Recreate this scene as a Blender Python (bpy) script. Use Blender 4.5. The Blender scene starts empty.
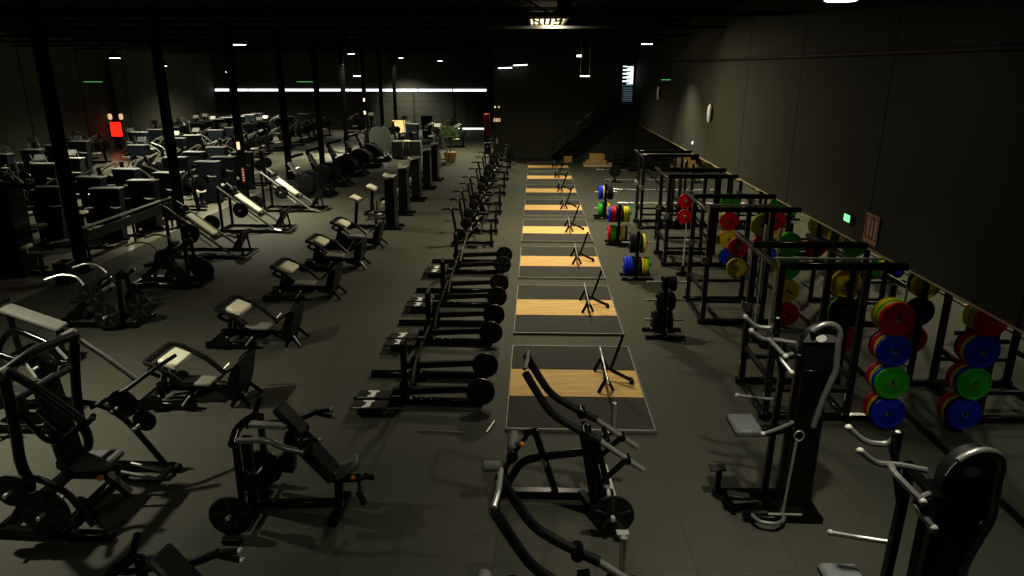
import bpy, bmesh, math, random
from mathutils import Vector as V, Matrix
random.seed(7)
S = bpy.context.scene
COL = bpy.data.collections.new('gym'); S.collection.children.link(COL)
PI = math.pi
# ------------------------------------------------------------------ camera numbers
CH = 4.7; FP = 700.0; TH = math.radians(17.37); PS = math.radians(1.875)
FW = V((-math.sin(PS)*math.cos(TH), math.cos(PS)*math.cos(TH), -math.sin(TH)))
RT = V((math.cos(PS), math.sin(PS), 0)); UP = RT.cross(FW)
def Q(px, py, Y):
    """point of the room at depth Y seen at a pixel of the photograph"""
    d = FW*FP + RT*(px-512) - UP*(py-288)
    return V((0, 0, CH)) + d*(Y/d.y)
# ------------------------------------------------------------------ materials
MATS = {}
def new_mat(name):
    m = bpy.data.materials.new(name); m.use_nodes = True
    nt = m.node_tree; b = nt.nodes['Principled BSDF']; MATS[name] = m
    return m, nt, b
def mat(name, col, rough=.5, metal=0, spec=.5, var=.25, scale=14, bump=0, coat=0):
    m, nt, b = new_mat(name)
    tc = nt.nodes.new('ShaderNodeTexCoord'); nz = nt.nodes.new('ShaderNodeTexNoise')
    nz.inputs['Scale'].default_value = scale; nz.inputs['Detail'].default_value = 3
    nt.links.new(tc.outputs['Object'], nz.inputs['Vector'])
    mx = nt.nodes.new('ShaderNodeMix'); mx.data_type = 'RGBA'
    mx.inputs['A'].default_value = (*[c*(1-var) for c in col], 1)
    mx.inputs['B'].default_value = (*[min(1, c*(1+var)) for c in col], 1)
    nt.links.new(nz.outputs['Fac'], mx.inputs['Factor'])
    nt.links.new(mx.outputs['Result'], b.inputs['Base Color'])
    b.inputs['Roughness'].default_value = rough; b.inputs['Metallic'].default_value = metal
    b.inputs['Specular IOR Level'].default_value = spec
    if coat: b.inputs['Coat Weight'].default_value = coat; b.inputs['Coat Roughness'].default_value = .25
    if bump:
        bp = nt.nodes.new('ShaderNodeBump'); bp.inputs['Strength'].default_value = bump
        n2 = nt.nodes.new('ShaderNodeTexNoise'); n2.inputs['Scale'].default_value = scale*12
        nt.links.new(tc.outputs['Object'], n2.inputs['Vector'])
        nt.links.new(n2.outputs['Fac'], bp.inputs['Height']); nt.links.new(bp.outputs['Normal'], b.inputs['Normal'])
    return m
def emit(name, col, strength):
    m, nt, b = new_mat(name)
    b.inputs['Base Color'].default_value = (*col, 1)
    b.inputs['Emission Color'].default_value = (*col, 1); b.inputs['Emission Strength'].default_value = strength
    return m
BLACK = mat('black_steel', (.0035, .0035, .0032), .21, 0, .4)
BLACKM = mat('black_satin', (.0055, .0055, .005), .45, 0, .4)
TUBE = mat('dark_tube', (.02, .02, .019), .36, .1, .5)
IRON = mat('iron_plate', (.012, .012, .011), .42, .1, .4, .3, 30)
RIM = mat('worn_iron', (.045, .045, .042), .45, .3, .5)
RUB = mat('black_rubber', (.008, .008, .0075), .7, 0, .25, .2, 40, .1)
PADD = mat('dark_vinyl', (.022, .022, .021), .55, 0, .35, .15, 8)
PADG = mat('grey_foam', (.2, .2, .18), .7, 0, .3, .1, 20, .15)
PADGD = mat('grey_vinyl', (.13, .133, .135), .55, 0, .4, .1, 8)
PADP = mat('pale_vinyl', (.8, .77, .6), .35, 0, .5, .06, 6)
PALE = mat('pale_plastic', (.4, .4, .36), .4, 0, .5, .2, 9)
CHROME = mat('chrome', (.7, .7, .64), .24, .45, .6, .08)
STEEL = mat('brushed_steel', (.36, .36, .32), .34, .5, .5, .15, 30)
GRIP = mat('grey_grip', (.24, .24, .225), .35, .55, .5, .1)
NAVY = mat('blue_black_shroud', (.008, .013, .019), .45, 0, .5)
RED = mat('red_rubber', (.62, .006, .013), .5, 0, .3, .08)
BLUE = mat('blue_rubber', (.006, .04, .62), .5, 0, .3, .08)
GREEN = mat('green_rubber', (.045, .5, .02), .5, 0, .3, .08)
YELLOW = mat('yellow_rubber', (.74, .57, .012), .5, 0, .3, .08)
ORANGE = mat('orange_plastic', (.8, .25, .03), .4)
WHITE = mat('white_paint', (.88, .88, .82), .4)
REDP = mat('red_paint', (.2, .006, .006), .5)
PIPE = mat('pipe_red', (.03, .006, .005), .6)
TERRA = mat('tan_pot', (.42, .26, .1), .7)
LEAF = mat('leaf_green', (.2, .34, .08), .5, 0, .4, .5, 9)
BARK = mat('bark', (.06, .04, .02), .8)
SAGE = mat('sage_box', (.12, .14, .1), .7)
TAN = mat('cardboard', (.42, .27, .11), .8)
PALLET = mat('pallet_wood', (.5, .4, .25), .75)
DCEIL = mat('ceiling_black', (.004, .0035, .0035), .85, 0, .1)
TRUSS = mat('truss_paint', (.007, .007, .006), .7, 0, .1)
RAIL = mat('raw_wood_edge', (.55, .42, .25), .6)
LAMPW = emit('lamp_white', (.86, .93, 1), 9)
LAMPS = emit('lamp_soft', (.9, .97, 1), 2.2)
LAMPT = emit('lamp_tiny', (.9, .95, 1), .35)
WARM = emit('lamp_warm', (1, .62, .22), 1.1)
WARM2 = emit('lamp_warm_small', (1, .7, .4), .55)
LOUV = emit('louvre_glow', (1, .8, .52), 1.6)
STRIP = emit('daylight_strip', (.86, .93, 1), 1.9)
GAP = emit('daylight_gap', (.95, .97, .92), .9)
EXIT = emit('exit_green', (.16, .75, .25), .35)
EXITB = emit('exit_green_bright', (.25, .95, .42), .9)
REDL = emit('red_glow', (1, .03, .015), 1.1)
STAIRL = emit('stair_daylight', (.8, .95, 1), 1.1)
STAIRD = emit('stair_dim', (.32, .55, .62), .12)

def math_node(nt, op, a, b=None):
    n = nt.nodes.new('ShaderNodeMath'); n.operation = op
    for i, x in enumerate((a, b)):
        if x is None: continue
        if isinstance(x, (int, float)): n.inputs[i].default_value = x
        else: nt.links.new(x, n.inputs[i])
    return n.outputs[0]
def seams(nt, coord, period, width, off=0.0):
    m = math_node(nt, 'PINGPONG', math_node(nt, 'ADD', coord, off), period/2)
    return math_node(nt, 'LESS_THAN', m, width)
def surf(name, col, col2, rough, rough2, axes, seamcol, nscale=.35, speck=90, spec=.4, bump=.15):
    """large surface: big stains + fine speckle + seams at given (axis, period, width, offset)"""
    m, nt, b = new_mat(name); L = nt.links
    tc = nt.nodes.new('ShaderNodeTexCoord'); sp = nt.nodes.new('ShaderNodeSeparateXYZ'); L.new(tc.outputs['Object'], sp.inputs[0])
    n1 = nt.nodes.new('ShaderNodeTexNoise'); n1.inputs['Scale'].default_value = nscale; n1.inputs['Detail'].default_value = 5
    L.new(tc.outputs['Object'], n1.inputs['Vector'])
    n2 = nt.nodes.new('ShaderNodeTexNoise'); n2.inputs['Scale'].default_value = speck; n2.inputs['Detail'].default_value = 2
    L.new(tc.outputs['Object'], n2.inputs['Vector'])
    r = nt.nodes.new('ShaderNodeMapRange'); r.inputs[1].default_value = .3; r.inputs[2].default_value = .7; L.new(n1.outputs['Fac'], r.inputs[0])
    mx = nt.nodes.new('ShaderNodeMix'); mx.data_type = 'RGBA'; mx.inputs['A'].default_value = (*col, 1); mx.inputs['B'].default_value = (*col2, 1)
    L.new(r.outputs[0], mx.inputs['Factor'])
    sc = math_node(nt, 'ADD', math_node(nt, 'MULTIPLY', n2.outputs['Fac'], .6), .7)
    mm = nt.nodes.new('ShaderNodeMix'); mm.data_type = 'RGBA'; mm.blend_type = 'MULTIPLY'; mm.inputs['Factor'].default_value = 1
    L.new(mx.outputs['Result'], mm.inputs['A']); cc = nt.nodes.new('ShaderNodeCombineColor')
    for i in range(3): L.new(sc, cc.inputs[i])
    L.new(cc.outputs[0], mm.inputs['B']); out = mm.outputs['Result']
    s = None
    for ax, per, w, off in axes:
        t = seams(nt, sp.outputs['XYZ'.index(ax)], per, w, off)
        s = t if s is None else math_node(nt, 'MAXIMUM', s, t)
    if s is not None:
        ms = nt.nodes.new('ShaderNodeMix'); ms.data_type = 'RGBA'; L.new(s, ms.inputs['Factor'])
        L.new(out, ms.inputs['A']); ms.inputs['B'].default_value = (*seamcol, 1); out = ms.outputs['Result']
    L.new(out, b.inputs['Base Color'])
    rr = nt.nodes.new('ShaderNodeMapRange'); rr.inputs[3].default_value = rough; rr.inputs[4].default_value = rough2
    L.new(n1.outputs['Fac'], rr.inputs[0]); L.new(rr.outputs[0], b.inputs['Roughness'])
    b.inputs['Specular IOR Level'].default_value = spec
    bp = nt.nodes.new('ShaderNodeBump'); bp.inputs['Strength'].default_value = bump; bp.inputs['Distance'].default_value = .01
    L.new(n2.outputs['Fac'], bp.inputs['Height']); L.new(bp.outputs['Normal'], b.inputs['Normal'])
    return m
FLOOR = surf('rubber_floor', (.058, .06, .045), (.079, .076, .058), .62, .8, (('X', 1.0, .008, .37), ('Y', 1.0, .008, .2)), (.05, .051, .039), .3, 120, .3)
CONC = surf('polished_concrete', (.14, .137, .11), (.33, .31, .235), .28, .45, (('Y', 5.0, .012, 0), ('X', 4.0, .012, .5)), (.06, .06, .05), .5, 60, .5, .05)
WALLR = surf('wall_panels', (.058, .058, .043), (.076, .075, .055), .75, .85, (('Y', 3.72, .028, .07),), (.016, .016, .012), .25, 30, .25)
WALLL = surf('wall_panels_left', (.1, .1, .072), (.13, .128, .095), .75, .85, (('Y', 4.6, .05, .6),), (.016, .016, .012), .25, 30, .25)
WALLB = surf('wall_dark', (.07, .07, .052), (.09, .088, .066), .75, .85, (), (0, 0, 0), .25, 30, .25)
SHUT = surf('shutter', (.06, .062, .05), (.075, .076, .06), .6, .7, (('Z', .55, .012, 0), ('X', 4.3, .05, 1.2)), (.02, .02, .016), .3, 30, .3)
PRUB = surf('platform_rubber', (.058, .056, .05), (.074, .07, .062), .8, .9, (), (0, 0, 0), .8, 160, .15)
EDGE = mat('platform_edge', (.27, .27, .23), .6, .2, .3)
# mirror glass
m, nt, b = new_mat('mirror_glass'); b.inputs['Base Color'].default_value = (.74, .76, .72, 1)
b.inputs['Metallic'].default_value = 1; b.inputs['Roughness'].default_value = .015; MIRROR = m
# plank wood of the lifting platforms
m, nt, b = new_mat('platform_wood'); WOOD = m; L = nt.links
tc = nt.nodes.new('ShaderNodeTexCoord'); mp = nt.nodes.new('ShaderNodeMapping'); mp.inputs['Scale'].default_value = (1.2, 16, 4)
L.new(tc.outputs['Object'], mp.inputs[0]); nz = nt.nodes.new('ShaderNodeTexNoise'); nz.inputs['Scale'].default_value = 2.2; nz.inputs['Detail'].default_value = 6
L.new(mp.outputs[0], nz.inputs['Vector']); cr = nt.nodes.new('ShaderNodeValToRGB')
cr.color_ramp.elements[0].position = .3; cr.color_ramp.elements[0].color = (.6, .37, .13, 1)
cr.color_ramp.elements[1].position = .72; cr.color_ramp.elements[1].color = (.82, .56, .24, 1)
L.new(nz.outputs['Fac'], cr.inputs[0])
sp = nt.nodes.new('ShaderNodeSeparateXYZ'); L.new(tc.outputs['Object'], sp.inputs[0])
s = seams(nt, sp.outputs[1], .2, .003); ms = nt.nodes.new('ShaderNodeMix'); ms.data_type = 'RGBA'
L.new(s, ms.inputs['Factor']); L.new(cr.outputs[0], ms.inputs['A']); ms.inputs['B'].default_value = (.3, .17, .05, 1)
L.new(ms.outputs['Result'], b.inputs['Base Color']); b.inputs['Roughness'].default_value = .65; b.inputs['Specular IOR Level'].default_value = .15
# diamond plate of the foot boards: dark and grey ribs
m, nt, b = new_mat('ribbed_footboard'); BOARD = m; L = nt.links
tc = nt.nodes.new('ShaderNodeTexCoord'); wv = nt.nodes.new('ShaderNodeTexWave'); wv.inputs['Scale'].default_value = 16; wv.inputs['Distortion'].default_value = 0
L.new(tc.outputs['Object'], wv.inputs['Vector']); cr = nt.nodes.new('ShaderNodeValToRGB')
cr.color_ramp.elements[0].color = (.03, .03, .027, 1); cr.color_ramp.elements[1].color = (.13, .13, .11, 1)
L.new(wv.outputs['Fac'], cr.inputs[0]); L.new(cr.outputs[0], b.inputs['Base Color'])
bp = nt.nodes.new('ShaderNodeBump'); bp.inputs['Strength'].default_value = .5; L.new(wv.outputs['Fac'], bp.inputs['Height']); L.new(bp.outputs['Normal'], b.inputs['Normal'])
b.inputs['Roughness'].default_value = .3; b.inputs['Metallic'].default_value = .4

# ------------------------------------------------------------------ mesh builder
class MB:
    def __init__(s, off=(0, 0, 0)):
        s.v = []; s.f = []; s.off = V(off); s.pc = []
    def add(s, vs, fs):
        n = len(s.v); s.pc.append((n, len(vs), len(s.f), len(fs))); s.v += [V(p)-s.off for p in vs]; s.f += [tuple(i+n for i in f) for f in fs]; return s
    def cham(s, c, ax, ay, az, h, b=.006):
        """box with chamfered edges: centre, three unit axes, half sizes"""
        c = V(c); b = min(b, min(h)*.6); vs = []; idx = {}
        for i in (-1, 1):
            for j in (-1, 1):
                for k in (-1, 1):
                    for q in range(3):
                        d = [h[0]-b, h[1]-b, h[2]-b]; d[q] += b
                        idx[i, j, k, q] = len(vs); vs.append(c+ax*(i*d[0])+ay*(j*d[1])+az*(k*d[2]))
        fs = []
        for q in range(3):
            a, e = [(1, 2), (2, 0), (0, 1)][q]
            for sg in (-1, 1):
                def key(u, w):
                    t = [0, 0, 0]; t[q] = sg; t[a] = u; t[e] = w; return tuple(t)
                r = [key(-1, -1), key(1, -1), key(1, 1), key(-1, 1)]
                fs.append(tuple(idx[(*k, q)] for k in r))
            for u in (-1, 1):
                for w in (-1, 1):
                    def k2(t0):
                        t = [0, 0, 0]; t[q] = t0; t[a] = u; t[e] = w; return tuple(t)
                    fs.append((idx[(*k2(-1), a)], idx[(*k2(1), a)], idx[(*k2(1), e)], idx[(*k2(-1), e)]))
        for i in (-1, 1):
            for j in (-1, 1):
                for k in (-1, 1): fs.append((idx[i, j, k, 0], idx[i, j, k, 1], idx[i, j, k, 2]))
        return s.add(vs, fs)
    def box(s, x0, x1, y0, y1, z0, z1, b=.006):
        return s.cham(((x0+x1)/2, (y0+y1)/2, (z0+z1)/2), V((1, 0, 0)), V((0, 1, 0)), V((0, 0, 1)), (abs(x1-x0)/2, abs(y1-y0)/2, abs(z1-z0)/2), b)
    def beam(s, p, q, w, h, up=(0, 0, 1), b=.006):
        p, q = V(p), V(q); d = (q-p); L = d.length; d.normalize(); up = V(up)
        sd = d.cross(up)
        if sd.length < 1e-3: sd = d.cross(V((1, 0, 0)))
        sd.normalize(); u2 = sd.cross(d)
        return s.cham((p+q)/2, d, sd, u2, (L/2, w/2, h/2), b)
    def tube(s, pts, r, n=8, fil=.06, rs=None):
        P = [V(p) for p in pts]; out = [P[0]]
        for i in range(1, len(P)-1):
            a, c, e = P[i-1], P[i], P[i+1]; f = min(fil, (a-c).length*.45, (e-c).length*.45)
            p0 = c+(a-c).normalized()*f; p1 = c+(e-c).normalized()*f
            for k in range(5):
                t = k/4; out.append(p0*(1-t)**2+c*2*t*(1-t)+p1*t*t)
        out.append(P[-1]); vs = []; fs = []; d0 = (out[1]-out[0]).normalized()
        u = d0.orthogonal().normalized()
        for i, p in enumerate(out):
            d = (out[min(i+1, len(out)-1)]-out[max(i-1, 0)]).normalized()
            u = (u-d*u.dot(d)).normalized(); w = d.cross(u)
            for k in range(n):
                t = 2*PI*k/n; vs.append(p+(u*math.cos(t)+w*math.sin(t))*r)
        m = len(out)
        for i in range(m-1):
            for k in range(n):
                fs.append((i*n+k, i*n+(k+1) % n, (i+1)*n+(k+1) % n, (i+1)*n+k))
        fs.append(tuple(range(n))[::-1]); fs.append(tuple((m-1)*n+k for k in range(n)))
        return s.add(vs, fs)
    def lathe(s, o, axis, prof, n=20):
        """prof = list of (t along axis, radius)"""
        o = V(o); a = V(axis).normalized(); u = a.orthogonal().normalized(); w = a.cross(u); vs = []; fs = []
        for t, r in prof:
            for k in range(n):
                g = 2*PI*k/n; vs.append(o+a*t+(u*math.cos(g)+w*math.sin(g))*r)
        m = len(prof)
        for i in range(m-1):
            for k in range(n): fs.append((i*n+k, i*n+(k+1) % n, (i+1)*n+(k+1) % n, (i+1)*n+k))
        fs.append(tuple(range(n))[::-1]); fs.append(tuple((m-1)*n+k for k in range(n)))
        return s.add(vs, fs)
    def cyl(s, p, q, r, n=14, b=.004):
        p, q = V(p), V(q); L = (q-p).length; b = min(b, r*.4, L*.3)
        return s.lathe(p, q-p, [(0, r-b), (b, r), (L-b, r), (L, r-b)], n)
    def roll(s, p, q, r, n=14):
        return s.cyl(p, q, r, n, r*.4)
    def ball(s, c, r, n=10):
        return s.lathe(V(c)-V((0, 0, r)), (0, 0, 1), [(r-r*math.cos(PI*k/6), max(.0005, r*math.sin(PI*k/6))) for k in range(7)], n)
    def prism(s, poly, th):
        a = [V(p) for p in poly]; t = V(th); n = len(a); vs = a+[p+t for p in a]
        fs = [tuple(range(n))[::-1], tuple(range(n, 2*n))]+[(i, (i+1) % n, n+(i+1) % n, n+i) for i in range(n)]
        return s.add(vs, fs)
    def pad(s, p, q, wdir, w, th, b=.02):
        """upholstered pad from p to q (centre line of its top), wide along wdir"""
        p, q = V(p), V(q); d = (q-p); L = d.length; d.normalize(); wd = V(wdir); wd = (wd-d*wd.dot(d)).normalized(); nn = d.cross(wd)
        return s.cham((p+q)/2, d, wd, nn, (L/2, w/2, th/2), b)
    def clusters(s):
        bb = []
        for n, k, a, c in s.pc:
            P = s.v[n:n+k]; bb.append([[min(p[i] for p in P)-.006 for i in range(3)], [max(p[i] for p in P)+.006 for i in range(3)]])
        lab = list(range(len(bb)))
        def root(i):
            while lab[i] != i: i = lab[i]
            return i
        for i in range(len(bb)):
            for j in range(i):
                if all(bb[i][0][q] <= bb[j][1][q] and bb[j][0][q] <= bb[i][1][q] for q in range(3)): lab[root(i)] = root(j)
        out = {}
        for i in range(len(bb)): out.setdefault(root(i), []).append(i)
        return list(out.values())
    def build(s, name, m, parent=None, join=False):
        """pieces that do not touch each other become objects of their own"""
        if parent is not None and not join and len(s.pc) > 1:
            cl = s.clusters()
            if len(cl) > 1:
                first = None
                for c in cl:
                    b = MB()
                    for i in c:
                        n, k, a, q = s.pc[i]; b.add(s.v[n:n+k], [tuple(x-n for x in f) for f in s.f[a:a+q]])
                    o = b.build(name, m, parent, True); first = first or o
                return first
        me = bpy.data.meshes.new(name); me.from_pydata([tuple(p) for p in s.v], [], s.f)
        bm = bmesh.new(); bm.from_mesh(me); bmesh.ops.recalc_face_normals(bm, faces=bm.faces); bm.to_mesh(me); bm.free()
        for p in me.polygons: p.use_smooth = True
        me.set_sharp_from_angle(angle=math.radians(38)); me.materials.append(m)
        o = bpy.data.objects.new(name, me); COL.objects.link(o)
        if parent is not None: o.parent = parent
        return o
LABELS = {}
def tag(o, label, cat, group=None):
    o['label'] = label; o['category'] = cat
    if group: o['group'] = group
    LABELS[label] = LABELS.get(label, 0)+1
    return o
def thing(name, label, cat, loc=(0, 0, 0), rz=0, group=None):
    o = bpy.data.objects.new(name, None); COL.objects.link(o); o.empty_display_size = .1
    o.location = loc; o.rotation_euler = (0, 0, rz); return tag(o, label, cat, group)
def struct(o):
    o['kind'] = 'structure'; return o
def dup(root, loc, rz=0, label=None, group=None):
    r = root.copy(); COL.objects.link(r); r.location = loc; r.rotation_euler = (0, 0, rz)
    if group: r['group'] = group
    tag(r, label, r['category'])
    for ch in list(root.children):
        c = ch.copy(); COL.objects.link(c); c.parent = r
        for g in list(ch.children):
            d = g.copy(); COL.objects.link(d); d.parent = c
    return r
ORD = ['nearest', 'second', 'third', 'fourth', 'fifth', 'sixth', 'seventh', 'eighth', 'ninth', 'tenth', 'eleventh', 'twelfth', 'thirteenth', 'fourteenth', 'fifteenth', 'sixteenth', 'seventeenth', 'eighteenth', 'nineteenth', 'twentieth', 'twenty-first', 'twenty-second', 'twenty-third', 'twenty-fourth', 'twenty-fifth', 'twenty-sixth', 'twenty-seventh', 'twenty-eighth', 'twenty-ninth', 'thirtieth']
def nth(i): return ORD[i] if i == 0 else ORD[i]
X_, Y_, Z_ = V((1, 0, 0)), V((0, 1, 0)), V((0, 0, 1))

# ------------------------------------------------------------------ the room
CEIL = 6.4; YF = 58.0; YB = 39.0; XR = 5.3; XL = -26.0; YN = -6.0
struct(MB().box(-10.95, XR, YN, YF, -.12, 0, .001).build('floor', FLOOR))
struct(MB().box(XL, -10.95, YN, YF, -.14, -.004, .001).build('floor_concrete', CONC))
struct(MB().box(XL, XR+.2, YN, YF, CEIL, CEIL+.15, .001).build('ceiling', DCEIL))
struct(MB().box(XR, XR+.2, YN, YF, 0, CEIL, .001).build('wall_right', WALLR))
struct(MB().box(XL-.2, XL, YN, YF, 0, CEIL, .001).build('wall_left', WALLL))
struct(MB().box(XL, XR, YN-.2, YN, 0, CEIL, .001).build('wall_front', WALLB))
wb = MB()
wb.box(-2.25, 4.55, YB, YB+.2, 0, CEIL, .001).box(5.22, XR, YB, YB+.2, 0, CEIL, .001).box(4.55, 5.22, YB, YB+.2, 0, 3.0, .001).box(4.55, 5.22, YB, YB+.2, 4.86, CEIL, .001)
struct(wb.build('wall_back', WALLB))
struct(MB().box(-2.25, -2.05, YB+.2, YF, 0, CEIL, .001).build('wall_side', WALLB))
# far wall: roller shutters under a thin strip of daylight
struct(MB().box(XL, -2.25, YF, YF+.2, 0, CEIL, .001).build('wall_far', WALLB))
for i, (a, b2) in enumerate(((XL+.15, -6.55), (-6.3, -3.75))):
    d = struct(MB().box(a, b2, YF-.06, YF-.005, .06 if i == 0 else .16, 2.98, .004).build('door_%d' % (i+1), SHUT))
    g = struct(MB().box(a+.03, b2-.03, YF-.05, YF-.01, .012, .06 if i == 0 else .15, .002).build('trim_%d' % (i+1), WALLB if i == 0 else GAP))
for i in range(8):
    a = -25.9+i*2.755; struct(MB().box(a, a+2.66, YF-.07, YF-.01, 3.0, 3.17, .003).build('window_%d' % (i+1), STRIP))
# right wall: mirror band with raw timber edge, dark skirting
tag(MB().box(XR-.012, XR-.002, YN+.1, YB-2.2, .1, 1.97, .001).build('wall_mirror', MIRROR), 'long wall mirror below the timber edge on the right wall', 'mirror')
struct(MB().box(XR-.02, XR-.002, YN+.1, YB-2.2, 1.97, 1.995, .002).build('trim_3', RAIL))
struct(MB().box(XR-.03, XR-.002, YN+.1, YB, 0, .1, .003).build('baseboard_right', BLACKM))
struct(MB().box(XR-.02, XR-.002, YB-2.2, YB, .1, 2.0, .003).build('trim_4', WALLB))
# stair opening in the back wall: bright glazing behind dark bars
o = struct(MB().box(4.83, 5.2, YB+.1, YB+.12, 3.9, 4.84, .002).build('window_9', STAIRL))
struct(MB().box(4.57, 5.2, YB+.13, YB+.15, 3.02, 3.9, .002).build('window_10', STAIRD))
bars = MB()
for k in range(8): bars.box(4.56, 5.2, YB+.05, YB+.09, 3.05+k*.12, 3.09+k*.12, .004)
bars.box(5.17, 5.22, YB+.02, YB+.1, 3.0, 4.86).box(4.55, 4.6, YB+.02, YB+.1, 3.0, 4.86)
struct(bars.build('trim_5', BLACK))
tread = MB(); tl = MB()
for k in range(5):
    tread.box(4.6, 4.96+.06*(k % 2), YB+.03, YB+.09, 3.98+k*.19, 4.03+k*.19, .003)
    tl.box(4.6, 4.83, YB+.1, YB+.12, 4.04+k*.19, 4.12+k*.19, .002)
struct(tread.build('trim_6', BLACK)); struct(tl.build('window_11', STAIRL))
# ceiling structure: steel trusses across, long purlins, ribbed roof sheets
for i, y in enumerate((6, 11, 16, 21, 26, 31, 36, 41, 46, 51)):
    t = MB(); x1 = XR if y < YB else -2.3
    t.box(XL, x1, y-.06, y+.06, CEIL-.16, CEIL-.04).box(XL, x1, y-.05, y+.05, CEIL-.62, CEIL-.54)
    x = XL+.2; k = 0
    while x+.9 < x1:
        t.beam((x, y, CEIL-.58 if k % 2 else CEIL-.1), (x+.9, y, CEIL-.1 if k % 2 else CEIL-.58), .04, .04); x += .9; k += 1
    struct(t.build('trim_%d' % (7+i), TRUSS))
pur = MB()
for x in (-24, -19, -15, -7.5, -5.5, -3.5, -1.5, 1.6): pur.box(x-.04, x+.04, YN, YB-.2 if x > -2.2 else YF, CEIL-.12, CEIL-.01)
struct(pur.build('trim_17', TRUSS))
# ------------------------------------------------------------------ lamps
def lamp(x, y, label, e=900, cone=122, z=5.5):
    t = thing('high_bay_lamp', label, 'lamp', (x, y, z), 0, 'high bay lamps under the roof')
    MB().lathe((0, 0, 0), (0, 0, 1), [(0, .2), (.03, .23), (.12, .2), (.2, .09), (.3, .07), (.32, .03)], 20).build('housing', BLACK, t)
    MB().lathe((0, 0, -.012), (0, 0, 1), [(0, .17), (.01, .19)], 20).build('lens', LAMPW, t)
    MB().tube([(0, 0, .3), (0, 0, CEIL-z)], .012, 6).build('rod', BLACK, t)
    if e:
        l = bpy.data.lights.new('lamp_light', 'SPOT'); l.spot_size = math.radians(cone); l.spot_blend = .95; l.shadow_soft_size = .1; l.energy = e; l.color = (1, .97, .77)
        lo = bpy.data.objects.new('lamp_light', l); COL.objects.link(lo); lo.location = (0, 0, -.03); lo.parent = t
    return t
EN = 2350
lamp(3.7, 9.3, 'round white high bay lamp cut by the top edge, nearest lamp on the right', EN*.05, 70)
lamp(3.7, 24.9, 'round white high bay lamp over the far power racks', EN*.42, 112)
lamp(2.3, 5.3, 'high bay lamp above the top edge over the chin dip machines', EN*.3, 100)
lamp(-7.6, 8.0, 'high bay lamp outside the left edge over the pressing machines', EN*.72, 124)
lamp(-9.2, 22.7, 'bright round high bay lamp above the left hand machine field', EN*1.0, 126, 5.42)
lamp(-10.25, 40.6, 'high bay lamp beyond the left lamp, over the concrete aisle', EN*1.3)
lamp(-10.25, 55.6, 'small bright high bay lamp in front of the far shutters', EN)
lamp(-3.2, 1.2, 'high bay lamp behind the view over the bench presses', EN*.18)
for k, (px, py, Y) in enumerate(((115, 58, 27.5), (163, 66, 36), (228, 72, 50), (440, 61, 52))):
    p = Q(px, py, Y)
    lamp(p.x, p.y, 'dim little high bay lamp on the left, %s from the camera' % ORD[k], EN*.9 if k < 3 else 0, 156, p.z)
# louvred ceiling light
t = thing('louvre_light', 'warm rectangular louvred ceiling light above the lifting platforms', 'ceiling light', (.33, 22.5, 6.0))
fr = MB(); fr.box(-.55, .55, -2.2, -2.12, 0, .16).box(-.55, .55, 2.12, 2.2, 0, .16).box(-.55, -.5, -2.2, 2.2, 0, .16).box(.5, .55, -2.2, 2.2, 0, .16)
fr.build('frame', PALE, t)
MB().box(-.5, .5, -2.12, 2.12, .12, .14, .002).build('diffuser', LOUV, t)
for k in range(6):
    MB().box(-.43+k*.16, -.38+k*.16, -1.3, 1.1, .0, .1, .002).build('slat', BLACKM, t)
h = MB()
for x in (-.5, .5):
    for y in (-1.8, 1.8): h.tube([(x, y, .14), (x, y, .42)], .012, 6)
h.build('hanger', BLACK, t)
l = bpy.data.lights.new('louvre_lamp', 'AREA'); l.shape = 'RECTANGLE'; l.size = .5; l.size_y = .7; l.energy = EN*.2; l.color = (1, .9, .66)
lo = bpy.data.objects.new('louvre_lamp', l); COL.objects.link(lo); lo.location = (.15, -1.9, -.03); lo.parent = t
for x, y, e, lab in ((.5, 13.6, .26, 'dark shielded spotlight added under the roof to even the light over the second platform'), (.4, 31.0, .42, 'dark shielded spotlight added under the roof to even the light over the farthest platforms'), (-3.6, 41.0, .75, 'dark shielded spotlight added under the roof to brighten the floor before the far shutters')):
    t = thing('added_fill_spot', lab, 'spotlight', (x, y, CEIL-.7), 0, 'spotlights added to even the light')  # invented fixture, added only to even out the light on the floor
    MB().lathe((0, 0, -.1), Z_, [(0, .12), (.01, .13), (.3, .13), (.36, .05)], 16).build('shield', BLACK, t); MB().tube([(0, 0, .2), (0, 0, .7)], .015, 6).build('rod', BLACK, t)
    l = bpy.data.lights.new('fill_spot', 'SPOT'); l.spot_size = math.radians(125 if y < 30 else 150); l.spot_blend = .8; l.shadow_soft_size = .12; l.energy = EN*e; l.color = (1, .95, .7)
    lo = bpy.data.objects.new('fill_spot', l); COL.objects.link(lo); lo.location = (0, 0, -.14); lo.parent = t
# batten lights, pendants
for k, (xa, z, lab) in enumerate(((-1.63, 4.74, 'left and lower pale batten light on the dark back wall'), (-.83, 4.88, 'right and higher pale batten light on the dark back wall'))):
    t = thing('batten_light', lab, 'wall light', (xa, YB-.28, z), 0, 'batten lights on the back wall')
    MB().box(-.38, .38, 0, .285, .03, .1).build('bracket', BLACK, t); MB().tube([(-.37, 0, 0), (.37, 0, 0.03)], .028, 8).build('tube', LAMPS, t)
for k, (px, y, lab) in enumerate(((585, 30, 'thin wire pendant with a glowing bar before the back wall'), (357, 40, 'thin wire pendant with a glowing bar over the far left aisle'))):
    p = Q(px, 76, y)
    t = thing('pendant_light', lab, 'pendant light', p, 0, 'wire pendants')
    MB().box(-.2, .2, -.03, .03, -.03, .02).build('light_bar', LAMPS, t)
    for s in (-1, 1): MB().tube([(s*.18, 0, .02), (s*.18, 0, CEIL-p.z)], .012, 6).build('wire', STEEL, t)
    if k == 0: MB().box(-.36, -.16, -.06, .06, .74, .82).build('junction_box', LAMPS, t)
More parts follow.
